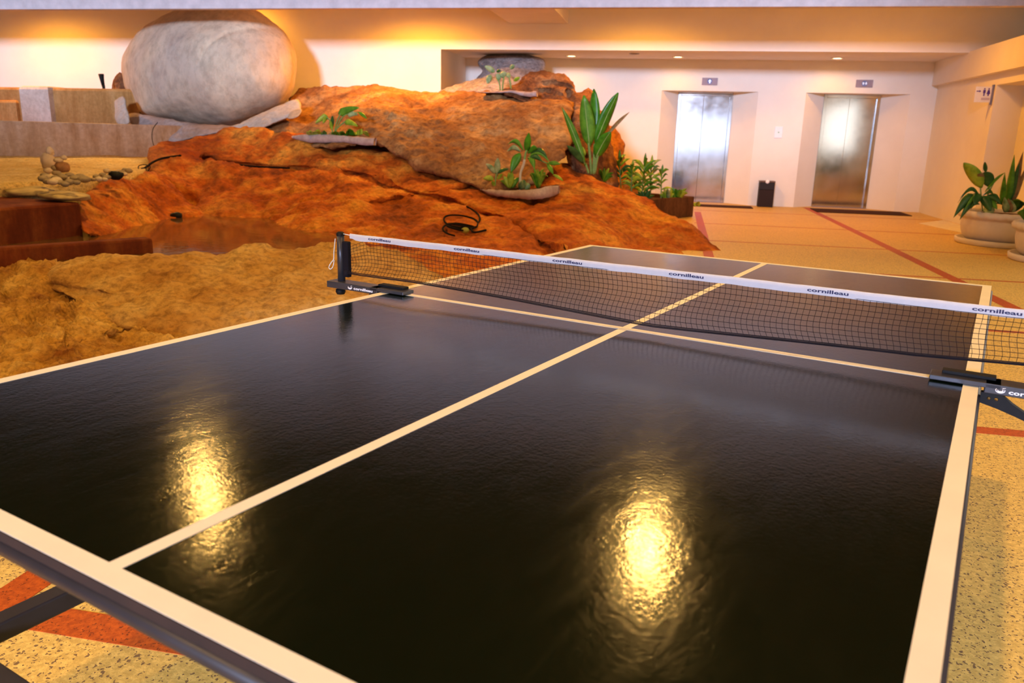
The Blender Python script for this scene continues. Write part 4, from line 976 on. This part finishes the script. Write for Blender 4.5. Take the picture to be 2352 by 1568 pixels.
# ------------------------------------------------------------------ white planters on the right
def planter(x, y, label, R=.60):
    t = thing('round_planter', label, 'planter', (x, y, 0))
    def wob(i, a, r, z):
        if 7 <= i <= 13: return r + .008 * math.sin(a * 34 + (z - .40) * 55), z + .003 * math.sin(a * 34 + 1)
        return r, z
    prof = [(.001, .045), (R * .74, .045), (R * .80, .06), (R * .86, .10), (R * .90, .16), (R * .925, .24), (R * .925, .31), (R * .93, .335), (R * .98, .345), (R * 1.01, .37), (R * 1.01, .40), (R * .98, .425), (R * .94, .43), (R * .90, .42), (R * .87, .39), (R * .86, .34), (R * .001, .34)]
    mesh('bowl', *lathe(prof, 120, wob=wob), POT, t, True)
    sv, sf = lathe([(.001, .0), (R * .96, .0), (R * .99, .01), (R * 1.0, .07), (R * .985, .075), (R * .95, .07), (R * .94, .03), (.001, .03)], 72)
    mesh('saucer', sv, sf, POT, t, True)
    tag(mesh('soil', *lathe([(.001, .375), (R * .5, .385), (R * .86, .375)], 40), SOIL, t, True), kind='stuff')
    return t
planter(4.44, 9.62, 'large white round planter with peace lilies by the right wall')
planter(4.52, 8.02, 'nearer white round planter cut by the right frame edge')
YP = 9.4
t = thing('peace_lily', 'drooping peace lily at the left of the far white planter', 'plant', P(2255, 488, YP))
for b0, b1, t0, t1, w, ma, sg, sd, kd in ((2254, 432, 2214, 374, .17, LEAFY, .05, .4, 'oval'), (2273, 430, 2262, 395, .14, LEAFD, .1, .1, 'oval'), (2264, 396, 2262, 372, .05, LEAFD, 0, 0, 'oval'), (2268, 420, 2246, 400, .12, LEAFX, .1, .3, 'lance'),
        (2250, 450, 2205, 455, .06, LEAFD, .35, .4, 'lance'), (2252, 455, 2190, 500, .14, LEAFD, .28, .2, 'lance'), (2250, 468, 2204, 505, .10, LEAFD, .3, .2, 'lance'), (2255, 450, 2276, 484, .12, LEAFD, .1, .1, 'oval'), (2262, 440, 2308, 396, .05, LEAFM, .1, .6, 'lance'),
        (2258, 458, 2230, 480, .08, LEAFD, .3, .3, 'lance'), (2262, 452, 2300, 470, .10, LEAFD, .25, .3, 'lance'), (2275, 470, 2270, 492, .13, LEAFV, .0, .1, 'oval'), (2252, 445, 2238, 470, .12, LEAFD, .2, .2, 'oval'), (2252, 452, 2200, 466, .05, LEAFD, .4, .5, 'lance'), (2256, 462, 2214, 484, .07, LEAFM, .35, .3, 'lance'), (2262, 458, 2290, 480, .09, LEAFM, .2, .3, 'oval'), (2258, 448, 2282, 446, .06, LEAFD, .3, .4, 'lance')):
    leaf(t, P(b0, b1, YP), P(t0, t1, YP - .12), w, ma, sg, sd, .3, kd)
for a in ([(2257, 485), (2254, 455), (2252, 430)], [(2262, 485), (2268, 450), (2273, 428)], [(2260, 488), (2268, 450), (2285, 415)]):
    stem(t, PX(a, YP), .008, GSTEM, 'petiole')
t = thing('snake_plant', 'upright snake plant blades at the right of the far white planter', 'plant', P(2315, 488, YP))
for b0, b1, t0, t1, w, ma in ((2312, 470, 2330, 355, .10, LEAFM), (2318, 470, 2350, 348, .11, LEAFX), (2300, 470, 2308, 396, .08, LEAFM), (2322, 472, 2362, 372, .07, LEAFX), (2314, 468, 2342, 372, .10, LEAFD)):
    leaf(t, P(b0, b1, YP + .1), P(t0, t1, YP), w, ma, .02, .3, .35, 'blade')
for k, (a, b_, c_, d_2) in enumerate(((2310, 488, 2307, 452), (2318, 488, 2316, 455), (2325, 488, 2322, 458))):
    leaf(t, P(a, b_, YP - .1), P(c_, d_2, YP - .12), .10, LEAFX if k == 1 else LEAFV, 0, .3, .5, 'blade', False, 'dry_sheath')
bush('peace_lily', 'dark leaf clump spreading over the rear of the far white planter', 2325, 486, YP + .15, 9, 52, 34, .13, LEAFD, 'lance', None, None, 33, LEAFM, .3)
bush('peace_lily', 'small green leaf clump in the nearer white planter at the frame edge', 2362, 510, 8.0, 8, 30, 40, .11, LEAFM, 'lance', None, None, 36, LEAFY, .25)
bush('peace_lily', 'broad leaf clump in the middle of the nearer white planter', 2470, 512, 8.0, 12, 90, 70, .14, LEAFD, 'lance', None, None, 37, LEAFM, .3)
